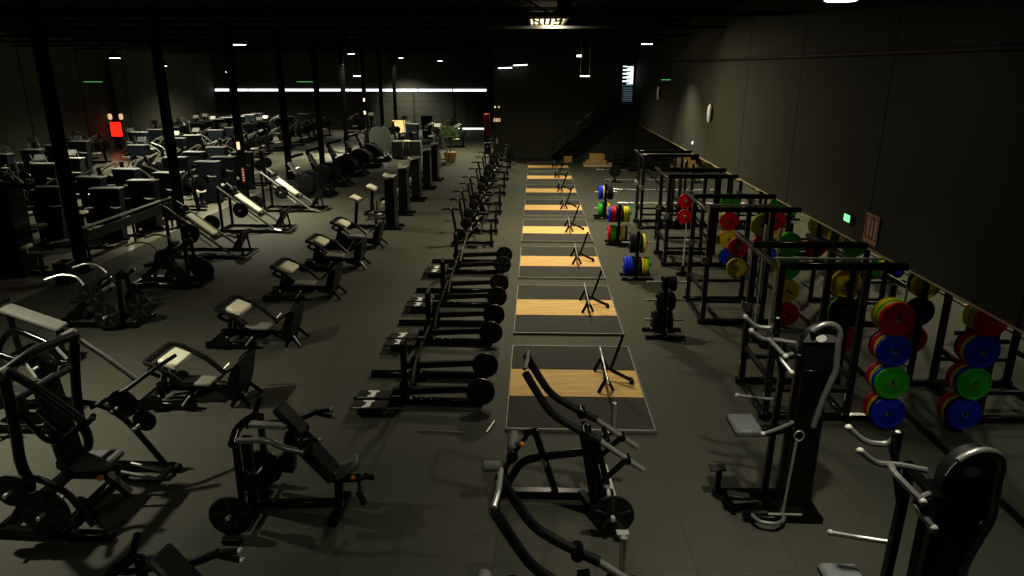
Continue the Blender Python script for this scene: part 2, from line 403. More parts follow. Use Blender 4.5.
for k, (px, py, Y, lab) in enumerate(((670, 80, 29, 'green glowing exit light hanging by the right wall'), (305, 82, 40, 'green glowing exit light hanging before the far shutters'), (93, 82, 36, 'green glowing exit light hanging near the left wall'))):
    p = Q(px, py, Y)
    t = thing('exit_light', lab, 'exit light', p, 0, 'hanging exit lights')
    w = .36 if k == 0 else .5
    MB().box(-w, w, -.04, .04, .03, .1).build('housing', BLACK, t); MB().box(-w*.95, w*.95, -.035, .035, -.01, .03, .01).build('diffuser', EXIT, t)
    MB().tube([(0, 0, .1), (0, 0, CEIL-p.z)], .012, 6).build('rod', BLACK, t)
# right wall fittings
t = thing('exit_light', 'small bright green emergency light low on the right wall', 'exit light', (XR-.02, 11.76, 2.31))
MB().box(-.03, .02, -.14, .14, -.08, .08).build('housing', BLACK, t); MB().box(-.04, -.028, -.11, .11, -.06, .06).build('diffuser', EXITB, t)
t = thing('fire_sign', 'square red fire sign with pale pictograms on the right wall', 'sign', (XR-.006, 10.94, 2.3))
SIGNR = mat('sign_red', (.4, .12, .08), .6); SIGNW = mat('sign_white', (.8, .66, .52), .6)
MB().box(-.012, 0, -.23, .23, -.24, .24, .003).build('panel', SIGNR, t)
pc = MB(); F = -.016
for y, a, b2, w in ((-.14, -.13, .14, .03), (-.02, -.11, .15, .022), (.1, -.12, .13, .026)): pc.box(F, -.01, y-w, y+w, a, b2, .003)
pc.box(F, -.01, -.16, -.12, .14, .19, .003).box(F, -.01, .06, .14, .14, .165, .003).tube([(F, -.05, .15), (F, -.07, .05), (F, -.05, -.1)], .006, 6)
for k in range(6): pc.box(F, -.01, -.2+k*.07, -.16+k*.07, -.2, -.165, .002)
pc.box(F, -.01, -.22, .22, .21, .225, .002).box(F, -.01, -.22, .22, -.225, -.21, .002).box(F, -.01, -.225, -.21, -.22, .22, .002).box(F, -.01, .21, .225, -.22, .22, .002)
pc.build('pictogram', SIGNW, t, True)
for y, z, lab in ((21.85, 3.47, 'white oval wall lamp on the right wall above the mirror'), (31.2, 3.76, 'small far wall lamp on the right wall by the stairs')):
    t = thing('wall_lamp', lab, 'wall lamp', (XR, y, z), 0, 'wall lamps on the right wall')
    MB().box(-.06, 0, -.16, .16, -.2, .1).build('bracket', BLACK, t)
    MB().lathe((-.07, 0, -.32), (0, 0, 1), [(0, .02), (.05, .06), (.3, .075), (.5, .06), (.55, .02)], 12).build('shade', WHITE, t)
tag(MB().lathe((XR-.05, 24.1, 2.33), (1, 0, 0), [(0, .03), (.02, .06), (.06, .06)], 12).build('sensor', LAMPT), 'tiny white round sensor on the right wall above the timber edge', 'sensor')
tag(MB().tube([(XR-.05, 0, 4.92), (XR-.05, 36, 4.96)], .03, 8).build('sprinkler_pipe', PIPE), 'thin dull red pipe running high along the right wall', 'pipe')
# steel columns
for i in range(9):
    y = 16+5*i
    o = thing('steel_column', 'black steel roof column, %s from the camera at the concrete edge' % ORD[i], 'column', (-10.95, y, 0), 0, 'steel columns along the concrete')
    MB().box(-.12, .12, -.1, -.075, 0, CEIL).box(-.12, .12, .075, .1, 0, CEIL).box(-.012, .012, -.08, .08, 0, CEIL).build('shaft', BLACK, o)
    MB().box(-.2, .2, -.2, .2, 0, .02).build('base_plate', BLACK, o)
o = thing('column_sign', 'narrow red sign with white marks low on the third column', 'sign', (-10.95, 25.88, 1.0))
MB().box(0, .12, -.01, .0, -.38, .2).build('panel', REDP, o)
pm = MB()
for k in range(5): pm.box(.03, .09, -.016, -.008, -.3+k*.1, -.25+k*.1, .003)
pm.build('marks', WHITE, o, True)
tag(MB().box(-.06, .06, -.02, 0, -.14, .14).build('indicator_light', WARM2), 'small orange light on the third steel column', 'light').location = (-10.95, 25.87, 2.0)
t = thing('signal_post', 'thin dark post with two small orange lights by the far columns', 'light', (-10.25, 43.0, 0))
MB().beam((0, 0, 0), (0, 0, 3.3), .06, .06, (0, 1, 0)).build('post', BLACK, t)
for z in (2.2, 2.95): MB().box(-.06, .06, -.07, -.03, z-.1, z+.1).build('indicator', WARM2, t)
# ------------------------------------------------------------------ back of the hall: stairs, hose cabinet, signs, pallet
t = thing('staircase', 'black steel staircase climbing to the lit opening in the back wall', 'staircase', (.95, YB-.7, 0))
for y in (-.45, .45): MB().beam((0, y, .05), (3.62, y, 2.95), .05, .24).build('stringer', BLACK, t)
for k in range(15): MB().box(.05+k*.24, .34+k*.24, -.43, .43, .17+k*.192, .205+k*.192).build('tread', TRUSS, t)
MB().box(3.55, 4.25, -.5, .6, 2.86, 2.96).build('landing', BLACKM, t)
rl = MB(); rl.tube([(0, -.47, .95), (3.6, -.47, 3.85), (4.2, -.47, 3.85)], .025, 8)
for k in range(6): rl.tube([(.05+k*.7, -.47, .1+k*.563), (.05+k*.7, -.47, .99+k*.563)], .018, 6)
rl.build('handrail', BLACK, t)
hc = thing('hose_cabinet', 'tall red fire hose cabinet at the corner before the far shutters', 'cabinet', (-2.78, 41.2, 1.0))
MB().box(-.16, .16, -.3, .3, 0, 1.25, .01).build('body', REDP, hc); MB().box(-.12, .12, -.315, -.3, .1, 1.15, .004).build('door', mat('red_gloss', (.17, .005, .005), .3), hc)
MB().box(-.16, .16, -.25, .25, -1.0, 0, .01).build('stand', BLACK, hc)
t = thing('emergency_light', 'twin spot emergency light high at the left end of the back wall', 'light', Q(497, 107, YB-.02))
MB().box(-.2, .2, -.04, .02, -.05, .05).build('housing', BLACK, t)
for s in (-1, 1): MB().ball((s*.1, -.06, 0), .055).build('spot', WARM2, t)
t = thing('wall_sign', 'small glowing pale sign under the twin spots on the back wall', 'sign', Q(497, 120, YB-.02))
MB().box(-.22, .22, -.02, .02, -.12, .12).build('panel', SIGNR, t)
q = MB()
for k in range(3): q.box(-.17+k*.13, -.09+k*.13, -.03, -.018, -.09, .09, .003)
q.build('marks', WARM2, t, True)
tag(MB().box(-.05, .05, -.02, .02, -.14, .14).build('extinguisher_sign', SIGNW), 'small pinkish white sign low on the back wall corner', 'sign').location = Q(497, 141, YB-.03)
t = thing('pallet', 'pale wooden pallet in the far corner by the stairs', 'pallet', (3.2, 36.0, 0))
pb = MB()
for k in range(3): pb.box(-.75, .75, -.5+k*.4, -.4+k*.4, 0, .1)
for k in range(6): pb.box(-.75+k*.26, -.6+k*.26, -.5, .42, .1, .13)
pb.build('slats', PALLET, t, True)
tag(MB().box(2.75, 3.5, 35.75, 36.3, .135, .6, .02).build('cardboard_box', TAN), 'tan cardboard box on the pallet by the stairs', 'box')
tag(MB().box(2.55, 3.6, 35.62, 35.73, .135, .34, .01).build('crate', TERRA), 'low brown slatted crate at the front of the pallet', 'crate')
tag(MB().box(1.5, 1.95, 37.2, 37.5, 0, .32, .02).build('cardboard_box', TAN), 'small tan box on the floor at the foot of the stairs', 'box')
for k, (x, y, r, n) in enumerate(((4.25, 35.3, .42, 3), (4.75, 34.3, .38, 2))):
    for j in range(n):
        tag(MB().lathe((x+.05*j, y, .02+.2*j), (0, 0, 1), [(.03, r*.55), (0, r*.8), (.05, r), (.15, r), (.2, r*.8), (.17, r*.55)], 20).build('rubber_tyre', RUB),
            '%s black rubber tyre, %s from the floor, beside the pallet' % (('larger stack', 'smaller stack')[k], ('lowest', 'second', 'third')[j]), 'tyre', 'black tyres by the pallet')

# ------------------------------------------------------------------ weight plates
def iron_proto(r=.225, th=.045):
    m = MB(); m.lathe((0, -th/2, 0), Y_, [(0, r*.93), (.006, r), (th-.006, r), (th, r*.93), (th, r*.86), (th*.72, r*.84), (th*.72, r*.3), (th, r*.27), (th, .03)], 28)
    m.lathe((0, -th/2-.0005, 0), Y_, [(0, r*.93), (0.0004, .03)], 28)
    for k in range(5):
        a = 2*PI*k/5+PI/2; d = V((math.cos(a), 0, math.sin(a))); w = V((-d.z, 0, d.x))
        for sg in (1, -1):
            c = d*(r*.57)+Y_*(sg*(th/2-.004)); m.cham(c, d, w, Y_, (r*.3, r*.085, .008), .003)
    npl = sum(p[3] for p in m.pc[:2]); o = m.build('weight_plate', IRON); o.data.materials.append(RIM)
    for p in o.data.polygons:
        if p.index >= npl: p.material_index = 1
    return o
def set_plate(o, loc, ax, label, group):
    o.location = loc; o.rotation_euler = (0, 0, PI/2 if ax == 'X' else 0)
    return tag(o, label, 'weight plate', group)
class Bank:
    """first use places the source itself, later uses place copies"""
    def __init__(s, f): s.f = f; s.o = None
    def get(s):
        if s.o is None: s.o = s.f(); return s.o
        c = s.o.copy(); COL.objects.link(c)
        for ch in s.o.children:
            d = ch.copy(); COL.objects.link(d); d.parent = c
        return c
IRONP = Bank(lambda: iron_proto(.225)); IRONS = Bank(lambda: iron_proto(.14, .035)); IRONB = Bank(lambda: iron_proto(.255, .05)); IRONR = Bank(lambda: iron_proto(.205, .05)); IRONM = Bank(lambda: iron_proto(.18, .035))
def bumper(m, r=.225, th=.062):
    o = bpy.data.objects.new('bumper_plate', None)
    b = MB().lathe((0, -th/2, 0), Y_, [(0, .04), (0, r*.5), (.008, r*.55), (.008, r*.86), (0, r*.9), (.004, r*.98), (.01, r), (th-.01, r), (th-.004, r*.98), (th, r*.9), (th-.008, r*.86), (th-.008, r*.55), (th, r*.5), (th, .04)], 32)
    o = b.build('bumper_plate', m)
    MB().lathe((0, -th/2-.004, 0), Y_, [(0, .028), (.002, .042), (th+.006, .042), (th+.008, .028)], 16).build('hub', STEEL, o)
    return o
CB = {c: Bank(lambda mm=mm: bumper(mm)) for c, mm in (('red', RED), ('blue', BLUE), ('green', GREEN), ('yellow', YELLOW), ('black', RUB))}
CT = {c: Bank(lambda mm=mm: bumper(mm, .225, .04)) for c, mm in (('red', RED), ('blue', BLUE), ('green', GREEN), ('yellow', YELLOW), ('black', RUB))}
CS = {c: Bank(lambda mm=mm: bumper(mm, .16, .04)) for c, mm in (('red', RED), ('yellow', YELLOW), ('green', GREEN))}

# ------------------------------------------------------------------ lifting platforms
P0 = 8.5
pl = thing('lifting_platform', '', 'lifting platform', (.65, P0+1.5, 0), 0, 'lifting platforms down the middle'); LABELS.clear()
MB().box(-1.0, 1.0, -1.48, -.49, .004, .036, .003).build('rubber_tile', PRUB, pl); MB().box(-1.0, 1.0, .49, 1.48, .004, .036, .003).build('rubber_tile', PRUB, pl)
MB().box(-1.0, 1.0, -.487, .487, .004, .037, .002).build('wood_deck', WOOD, pl)
e = MB(); e.box(-1.02, 1.02, -1.51, -1.48, 0, .045, .004).box(-1.02, 1.02, 1.48, 1.51, 0, .045, .004).box(-1.02, -1.0, -1.51, 1.51, 0, .045, .004).box(1.0, 1.02, -1.51, 1.51, 0, .045, .004)
e.build('steel_edge', EDGE, pl)
jk = thing('barbell_jack', '', 'barbell jack', (1.25, P0+1.45, .037), 0, 'barbell jacks on the platforms')
MB().tube([(-.14, -.52, .24), (-.14, .95, .24)], .016, 10).build('chrome_bar', CHROME, jk)
lg = MB()
for y in (-.25, .55): lg.beam((-.14, y, .22), (-.26, y-.05, .0), .05, .04).beam((-.14, y, .22), (-.03, y+.05, .0), .05, .04)
lg.beam((-.14, -.25, .17), (-.14, .55, .17), .03, .04)
lg.build('stand_frame', BLACK, jk)
MB().tube([(-.04, .2, .16), (.02, .24, .3), (.16, .34, .7)], .022, 8).build('lever', BLACK, jk)
MB().beam((-.04, .2, .16), (.3, .05, .04), .045, .045).build('foot', BLACK, jk)
MB().cyl((.28, .0, .04), (.28, .12, .04), .035).build('wheel', RUB, jk)
for i in range(8):
    y = P0+3.62*i; far = ' from the camera' if i else ' to the camera'
    lab = 'flat lifting platform with a wood centre strip, %s%s' % (ORD[i], far)
    if i == 0: tag(pl, lab, 'lifting platform')
    else: dup(pl, (.65, y+1.5, 0), 0, lab)
    lab = 'black barbell jack with a chrome bar on the %s platform' % ORD[i]
    if i == 0: tag(jk, lab, 'barbell jack')
    elif i < 8: dup(jk, (1.25-.02*i, y+1.45, .037), 0, lab)

# ------------------------------------------------------------------ weight trees
def weight_tree(x, y, label, pegs, rails=False):
    t = thing('weight_tree', label, 'weight tree', (x, y, 0), 0, 'weight trees between platforms and racks')
    MB().beam((0, 0, .03), (0, 0, 1.12), .08, .06, (0, 1, 0)).build('post', BLACK, t)
    b = MB(); b.box(-.36, .36, -.24, -.17, 0, .06).box(-.36, .36, .17, .24, 0, .06).box(-.05, .05, -.2, .2, .0, .06); b.build('base', BLACK, t)
    for z in pegs: MB().cyl((-.36, 0, z), (.36, 0, z), .022, 12).build('peg', CHROME, t)
    return t
GP = 'plates on the weight trees'
def load_x(tx, ty, z, side, seq, where):
    o = .055
    for k, (kind, c) in enumerate(seq):
        th = {'iron': .045, 'irons': .035, 'ironm': .035, 'bump': .064, 'thin': .042}[kind]
        x = tx+side*(o+th/2); o += th+.003
        bank = {'iron': IRONP, 'irons': IRONS, 'ironm': IRONM}.get(kind) or (CB if kind == 'bump' else CT)[c]
        nm = 'black spoked plate' if kind.startswith('iron') else c+' bumper plate'
        set_plate(bank.get(), (x, ty, z-.02), 'X', '%s, %s from the post, %s' % (nm, ('first', 'second', 'third', 'fourth')[k], where), GP)
I_, IS, IM = ('iron', 'black'), ('irons', 'black'), ('ironm', 'black')
weight_tree(2.4, 12.2, 'black weight tree with only black plates, nearest to the camera', (.3, .68, 1.02))
W = '%s %s peg, nearest weight tree'
load_x(2.4, 12.2, .3, -1, [I_, I_, IM, IM], W % ('bottom', 'left')); load_x(2.4, 12.2, .3, 1, [I_, IM], W % ('bottom', 'right'))
load_x(2.4, 12.2, .68, -1, [IM, IM, IS], W % ('middle', 'left')); load_x(2.4, 12.2, .68, 1, [IM, IM, IS], W % ('middle', 'right'))
load_x(2.4, 12.2, 1.02, 1, [IS, IS, IS], W % ('top', 'right')); load_x(2.4, 12.2, 1.02, -1, [IS], W % ('top', 'left'))
weight_tree(2.4, 15.9, 'black weight tree carrying blue and yellow plates', (.32, .86))
W = '%s %s peg, blue and yellow tree'
B_, Y2, R_, G_, K_ = ('bump', 'blue'), ('bump', 'yellow'), ('bump', 'red'), ('bump', 'green'), ('thin', 'black')
load_x(2.4, 15.9, .32, -1, [K_, B_, B_, B_], W % ('bottom', 'left')); load_x(2.4, 15.9, .32, 1, [K_, Y2, Y2, ('thin', 'green')], W % ('bottom', 'right'))
load_x(2.4, 15.9, .86, -1, [K_, K_, K_], W % ('top', 'left')); load_x(2.4, 15.9, .86, 1, [('thin', 'black'), Y2], W % ('top', 'right'))
weight_tree(2.36, 19.3, 'weight tree with red, green, yellow and blue plates', (.32, .86))
W = '%s %s peg, red and green tree'
load_x(2.36, 19.3, .32, -1, [('thin', 'black'), G_, G_, R_], W % ('bottom', 'left')); load_x(2.36, 19.3, .32, 1, [('thin', 'yellow'), Y2, B_], W % ('bottom', 'right'))
load_x(2.36, 19.3, .86, -1, [K_, R_, R_, B_], W % ('top', 'left')); load_x(2.36, 19.3, .86, 1, [K_, Y2, Y2, ('thin', 'green')], W % ('top', 'right'))
weight_tree(2.32, 22.9, 'farthest weight tree with blue plates above dark green', (.32, .86))
W = '%s %s peg, farthest weight tree'
load_x(2.32, 22.9, .32, -1, [K_, G_, G_], W % ('bottom', 'left')); load_x(2.32, 22.9, .32, 1, [('thin', 'yellow'), ('thin', 'yellow')], W % ('bottom', 'right'))
load_x(2.32, 22.9, .86, -1, [('thin', 'yellow'), B_, B_], W % ('top', 'left')); load_x(2.32, 22.9, .86, 1, [K_, K_, K_, K_], W % ('top', 'right'))
# plate on a thin stand further back
t = thing('weight_tree', 'thin low weight stand far back beside the pallet', 'weight tree', (3.45, 30.6, 0), 0, 'weight trees between platforms and racks')
MB().beam((0, 0, 0), (0, 0, .95), .05, .05, (0, 1, 0)).build('post', BLACK, t); MB().box(-.3, .3, -.2, .2, 0, .03).build('base', BLACK, t)
MB().cyl((0, -.18, .5), (0, 0, .5), .02).build('peg', CHROME, t)
set_plate(IRONB.get(), (3.45, 30.47, .5), 'Y', 'single black plate on the thin stand by the pallet', GP)
# barbells lying on the floor behind the racks
def barbell_mesh(): return MB().cyl((-1.1, 0, 0), (1.1, 0, 0), .014, 10)
bb = None
for i, (x, y, lab) in enumerate(((4.1, 25.3, 'chrome barbell on the floor, nearest behind the far rack'), (4.25, 28.3, 'chrome barbell on the floor, second behind the far rack'), (4.2, 30.95, 'chrome barbell on the floor, third behind the far rack'), (4.05, 34.1, 'chrome barbell on the floor, farthest, beside the pallet'))):
    if bb is None:
        bb = thing('barbell', lab, 'barbell', (x, y, .06), 0, 'barbells lying on the floor behind the racks')
        MB().cyl((-.65, 0, 0), (.65, 0, 0), .018, 10).build('shaft', CHROME, bb)
        for s in (-1, 1):
            sl = MB().cyl((s*.65, 0, 0), (s*1.1, 0, 0), .03, 12).build('sleeve', CHROME, bb); MB().cyl((s*.64, 0, 0), (s*.68, 0, 0), .055, 12).build('collar', BLACK, sl)
    else: dup(bb, (x, y, .06), 0, lab)

# ------------------------------------------------------------------ power racks
XA, XB2, XC = 3.26, 4.38, 4.74
m, nt, b = new_mat('punched_steel'); PUNCH = m
tc = nt.nodes.new('ShaderNodeTexCoord'); sp = nt.nodes.new('ShaderNodeSeparateXYZ'); nt.links.new(tc.outputs['Object'], sp.inputs[0])
hx = math_node(nt, 'LESS_THAN', math_node(nt, 'ABSOLUTE', math_node(nt, 'SUBTRACT', math_node(nt, 'ABSOLUTE', math_node(nt, 'ADD', sp.outputs[0], .18)), .56)), .013)
hz = math_node(nt, 'LESS_THAN', math_node(nt, 'PINGPONG', sp.outputs[2], .05), .016)
ms = nt.nodes.new('ShaderNodeMix'); ms.data_type = 'RGBA'; nt.links.new(math_node(nt, 'MULTIPLY', hx, hz), ms.inputs['Factor'])
ms.inputs['A'].default_value = (.005, .005, .0046, 1); ms.inputs['B'].default_value = (.09, .09, .08, 1); nt.links.new(ms.outputs['Result'], b.inputs['Base Color']); b.inputs['Roughness'].default_value = .3
def rack(y0, y1, label):
    t = thing('power_rack', label, 'power rack', (4.0, (y0+y1)/2, 0), 0, 'power racks along the mirror wall'); d = (y1-y0)/2
    xa, xb, xc = XA-4.0, XB2-4.0, XC-4.0
    for x in (xa, xb):
        for y in (-d, d):
            p = MB().beam((x, y, 0), (x, y, 2.25), .085, .085, (0, 1, 0)).build('upright', PUNCH, t)
            MB().box(x-.046, x-.042, y-.012, y+.012, .3, .4, .001).build('marker', WHITE, p)
    for y in (-d, d):
        p = MB().beam((xc, y, 0), (xc, y, 1.98), .07, .07, (0, 1, 0)).build('storage_upright', BLACK, t)
        MB().box(xa-.04, xc+.14, y-.045, y+.045, 2.19, 2.28).build('top_beam', BLACK, t)
        MB().box(xa-.09, xc+.04, y-.045, y+.045, .01, .09).build('base_beam', BLACK, t)
        MB().box(xa, xb, y-.025, y+.025, .42, .48).build('cross_bar', BLACKM, t)
    for x in (xa, xb):
        MB().box(x-.04, x+.04, -d-.1, d+.1, .005, .08).build('base_rail', BLACK, t); MB().box(x-.04, x+.04, -d-.05, d+.95, 2.14, 2.2).build('top_rail', TUBE, t)
        MB().box(x-.025, x+.025, -d, d, .58, .66).build('safety_bar', BLACKM, t)
    MB().tube([(xa, -d*.4, 2.24), (xc, -d*.4, 2.24)], .018, 8).build('pull_up_bar', STEEL, t)
    hk = MB()
    for y in (-d, d): hk.box(xa-.1, xa+.02, y-.05, y-.0, 1.2, 1.34).box(xa-.12, xa-.1, y-.05, y, 1.26, 1.36)
    hk.build('bar_hook', STEEL, t)
    for y, s in ((-d, -1), (d, 1)):
        for z in (.3, .75, 1.2, 1.64): MB().cyl((xc+(.95-z)*.07, y, z), (xc+(.95-z)*.07, y+s*.375, z), .024, 10).build('peg', RIM, t)
    return t
RACKS = [(8.98, 10.15, 'nearest'), (12.85, 14.25, 'second'), (17.0, 18.15, 'third'), (21.25, 22.25, 'farthest')]
for a, b2, w in RACKS: rack(a, b2, 'black power rack by the mirror, %s %s the camera' % (w, 'to' if w == 'nearest' else 'from'))
PEG = ('bottom', 'second lowest', 'third lowest', 'top'); PZ = (.3, .75, 1.2, 1.64)
def load_y(y, side, x, z, seq, where, off=.06):
    """seq is ordered from the upright outwards"""
    o = off
    for k, (kind, c) in enumerate(seq):
        th = {'bump': .064, 'thin': .042, 'small': .042}[kind]
        yy = y+side*(o+th/2); o += th+.003
        bank = {'bump': CB, 'thin': CT, 'small': CS}[kind][c]
        pos = ['innermost', 'second', 'third', 'fourth', 'fifth', 'sixth'][k] if k < len(seq)-1 else 'outermost'
        set_plate(bank.get(), (x+((.95-z)*.07 if x > 4.5 else 0), yy, z-.02), 'Y', '%s bumper plate, %s on the %s' % (c, pos, where), 'bumper plates on the racks')
T = lambda c: ('thin', c)
wn = 'nearest rack, front %s peg'
load_y(8.98, -1, XC, PZ[0], [R_, T('red'), Y2, T('black'), B_], wn % PEG[0])
load_y(8.98, -1, XC, PZ[1], [R_, T('red'), Y2, B_, G_], wn % PEG[1])
load_y(8.98, -1, XC, PZ[2], [T('black'), R_, T('red'), Y2, B_], wn % PEG[2])
load_y(8.98, -1, XC, PZ[3], [Y2, Y2, T('green'), T('yellow'), R_], wn % PEG[3])
wn = 'nearest rack, back %s peg'
load_y(10.15, 1, XC, PZ[3], [Y2, K_, K_], wn % PEG[3]); load_y(10.15, 1, XC, PZ[2], [('thin', 'black'), T('green')], wn % PEG[2])
load_y(10.15, 1, XC, PZ[1], [R_, K_], wn % PEG[1])
wn = 'second rack, front %s peg'
load_y(12.85, -1, XC, PZ[0], [K_, Y2, R_], wn % PEG[0]); load_y(12.85, -1, XC, PZ[1], [B_, Y2], wn % PEG[1])
load_y(12.85, -1, XC, PZ[2], [Y2, G_], wn % PEG[2]); load_y(12.85, -1, XC, PZ[3], [Y2, G_], wn % PEG[3])
wn = 'second rack, back %s peg'
load_y(14.25, 1, XC, PZ[3], [Y2, G_], wn % PEG[3]); load_y(14.25, 1, XC, PZ[2], [R_], wn % PEG[2])
wn = 'third rack, front %s peg'
load_y(17.0, -1, XC, PZ[3], [Y2, G_], wn % PEG[3]); load_y(17.0, -1, XC, PZ[2], [Y2, R_], wn % PEG[2]); load_y(17.0, -1, XC, PZ[1], [R_, Y2], wn % PEG[1])
load_y(17.0, -1, XC, PZ[0], [K_, B_], wn % PEG[0])
# small plates hung on a bracket behind the nearest and second rack
for y, w, c1, c2 in ((11.05, 'nearest', 'red', 'yellow'), (15.15, 'second', 'red', 'red')):
    t = thing('plate_hanger', 'black drop bracket under the rear top rail of the %s rack' % w, 'bracket', (XA, y, 0), 0, 'drop brackets behind the racks')
    MB().box(-.03, .03, -.02, .02, 1.45, 2.14).build('strap', BLACK, t)
    for z in (2.0, 1.66): MB().cyl((0, 0, z), (0, -.14, z), .018).build('peg', STEEL, t)
    load_y(y, -1, XA, 2.0, [('small', c1)], 'upper peg of the bracket behind the %s rack' % w, .03)
    load_y(y, -1, XA, 1.66, [('small', c2)], 'lower peg of the bracket behind the %s rack' % w, .03)
# upright barbells in floor holders by the racks
for x, y, lab in ((4.0, 12.0, 'barbell standing upright between the nearest and second rack'), (3.55, 16.2, 'barbell standing upright between the second and third rack'), (4.15, 11.7, 'second barbell standing upright beside the nearest rack')):
    t = thing('barbell_holder', lab.replace('barbell standing', 'floor holder of the barbell standing'), 'bar holder', (x, y, 0), 0, 'upright bar holders')
    MB().lathe((0, 0, 0), Z_, [(0, .16), (.03, .16), (.04, .05), (.22, .045), (.23, .035)], 16).build('socket', BLACK, t)
    t = thing('barbell', lab, 'barbell', (x, y, .23), 0, 'upright barbells by the racks')
    MB().cyl((0, 0, .4), (0, 0, 1.5), .016, 8).build('shaft', CHROME, t); MB().cyl((0, 0, 0), (0, 0, .42), .026, 10).build('sleeve', CHROME, t); MB().cyl((0, 0, 1.48), (0, 0, 1.9), .026, 10).build('sleeve', CHROME, t)
# dumbbell rack along the mirror behind the racks
def dumbbell():
    o = thing('dumbbell', '', 'dumbbell'); MB().cyl((0, -.07, 0), (0, .07, 0), .016, 8).build('handle', STEEL, o)
    for s in (-1, 1): MB().cyl((0, s*.06, 0), (0, s*.16, 0), .07, 10).build('head', RUB, o)
    return o
t = thing('dumbbell_rack', 'low black two tier dumbbell rack between the third and farthest rack', 'dumbbell rack', (4.3, 19.7, 0))
for s in (-1, 1): MB().beam((s*.8, .15, 0), (s*.8, .25, .95), .06, .06).beam((s*.8, -.2, .03), (s*.8, .3, .03), .06, .05).build('leg', BLACK, t)
for z in (.42, .85): MB().box(-.85, .85, -.12, .2, z, z+.03).build('shelf', BLACK, t)
dbn = 0; DB = Bank(dumbbell); LABELS.pop('', None)
for z, w in ((.52, 'lower'), (.95, 'upper')):
    for k in range(7):
        o = DB.get(); o.location = (4.3-.72+k*.24, 19.74, z)
        tag(o, 'black dumbbell, %s from the left on the %s tier of the dumbbell rack' % (('first', 'second', 'third', 'fourth', 'fifth', 'sixth', 'seventh')[k], w), 'dumbbell', 'dumbbells on the low rack'); LABELS.pop('', None)

# ------------------------------------------------------------------ hip thrust benches (left centre row)
def hip_thrust(label):
    t = thing('hip_thrust_bench', label, 'hip thrust bench', (0, 0, 0), 0, 'hip thrust benches in the left centre row')
    b = MB(); b.beam((-.8, -.32, .07), (.1, -.32, .07), .09, .1).beam((-.8, .32, .07), (.1, .32, .07), .09, .1).beam((-.72, -.32, .07), (-.72, .32, .07), .08, .08).beam((-.1, -.32, .07), (-.1, .32, .07), .08, .08)
    b.beam((-.5, 0, .2), (.55, 0, .2), .09, .07).beam((.3, 0, .16), (.66, 0, .07), .08, .07).beam((-.5, 0, .1), (-.5, 0, .22), .1, .1)
    b.build('base_frame', BLACK, t)
    u = MB()
    for y in (-.13, .13): u.beam((-.5, y, .08), (-.36, y, .62), .07, .06)
    u.beam((-.36, -.16, .6), (-.36, .16, .6), .06, .06).tube([(-.36, -.34, .52), (-.52, -.34, .6), (-.52, .34, .6), (-.36, .34, .52)], .03, 8)
    u.build('upright', BLACK, t)
    MB().pad((-.42, 0, .71), (-.15, 0, .6), Y_, .5, .1, .04).build('back_pad', PADP, t)
    MB().roll((-.53, -.36, .74), (-.53, .36, .74), .045).tube([(-.53, -.36, .74), (-.4, -.4, .72), (-.2, -.4, .6)], .032, 8).tube([(-.53, .36, .74), (-.4, .4, .72), (-.2, .4, .6)], .032, 8).build('pad_surround', RUB, t)
    a = MB(); a.tube([(-.2, .4, .6), (.02, .38, .48), (.24, .36, .28)], .04, 8).tube([(-.2, -.4, .6), (-.05, -.38, .45)], .04, 8)
    a.build('swing_arm', BLACKM, t); MB().tube([(.2, .36, .3), (.3, .44, .4)], .014, 6).build('pull_pin', CHROME, t)
    MB().pad((-.2, 0, .31), (.25, 0, .3), Y_, .3, .05).build('seat', PALE if False else PADG, t)
    p = MB()
    for x, y in ((-.5, -.4), (-.06, -.4)): p.tube([(x, y, .1), (x+.13, y-.02, .26)], .015, 8)
    p.build('storage_pin', CHROME, t)
    MB().lathe((-.45, .4, .18), Y_, [(0, .1), (.03, .11), (.05, .09)], 16).lathe((-.45, -.44, .18), Y_, [(0, .1), (.03, .11), (.05, .09)], 16).build('pulley', BLACKM, t)
    # curved foot shield on forked feet
    prof = [(.6, .18), (.66, .4), (.72, .58), (.82, .7), (.88, .68), (.84, .5), (.8, .3), (.74, .15)]
    m = MB(); m.prism([(x-.08, -.29, z) for x, z in prof], (0, .58, 0)); m.build('foot_shield', BLACKM, t)
    MB().pad((.56, 0, .42), (.68, 0, .66), Y_, .44, .02, .008).build('foot_plate', BOARD, t)
    f = MB()
    for y in (-.25, .25): f.beam((.68, y*.7, .2), (.58, y, .02), .05, .05).beam((.7, y*.7, .2), (.84, y, .02), .05, .05)
    f.tube([(.75, -.34, .68), (.62, -.36, .62), (.5, -.36, .5)], .018, 8).tube([(.75, .34, .68), (.62, .36, .62), (.5, .36, .5)], .018, 8)
    f.build('foot_fork', BLACK, t)
    return t
HY = [9.3, 11.6, 14.25, 16.6, 18.7]
ht = hip_thrust('black hip thrust bench with a pale back pad, nearest to the camera in its row')
ht.location = (-4.95, HY[0], 0)
for i, y in enumerate(HY[1:]):
    dup(ht, (-4.95, y, 0), 0, 'black hip thrust bench with a pale back pad, %s from the camera in its row' % ORD[i+1])
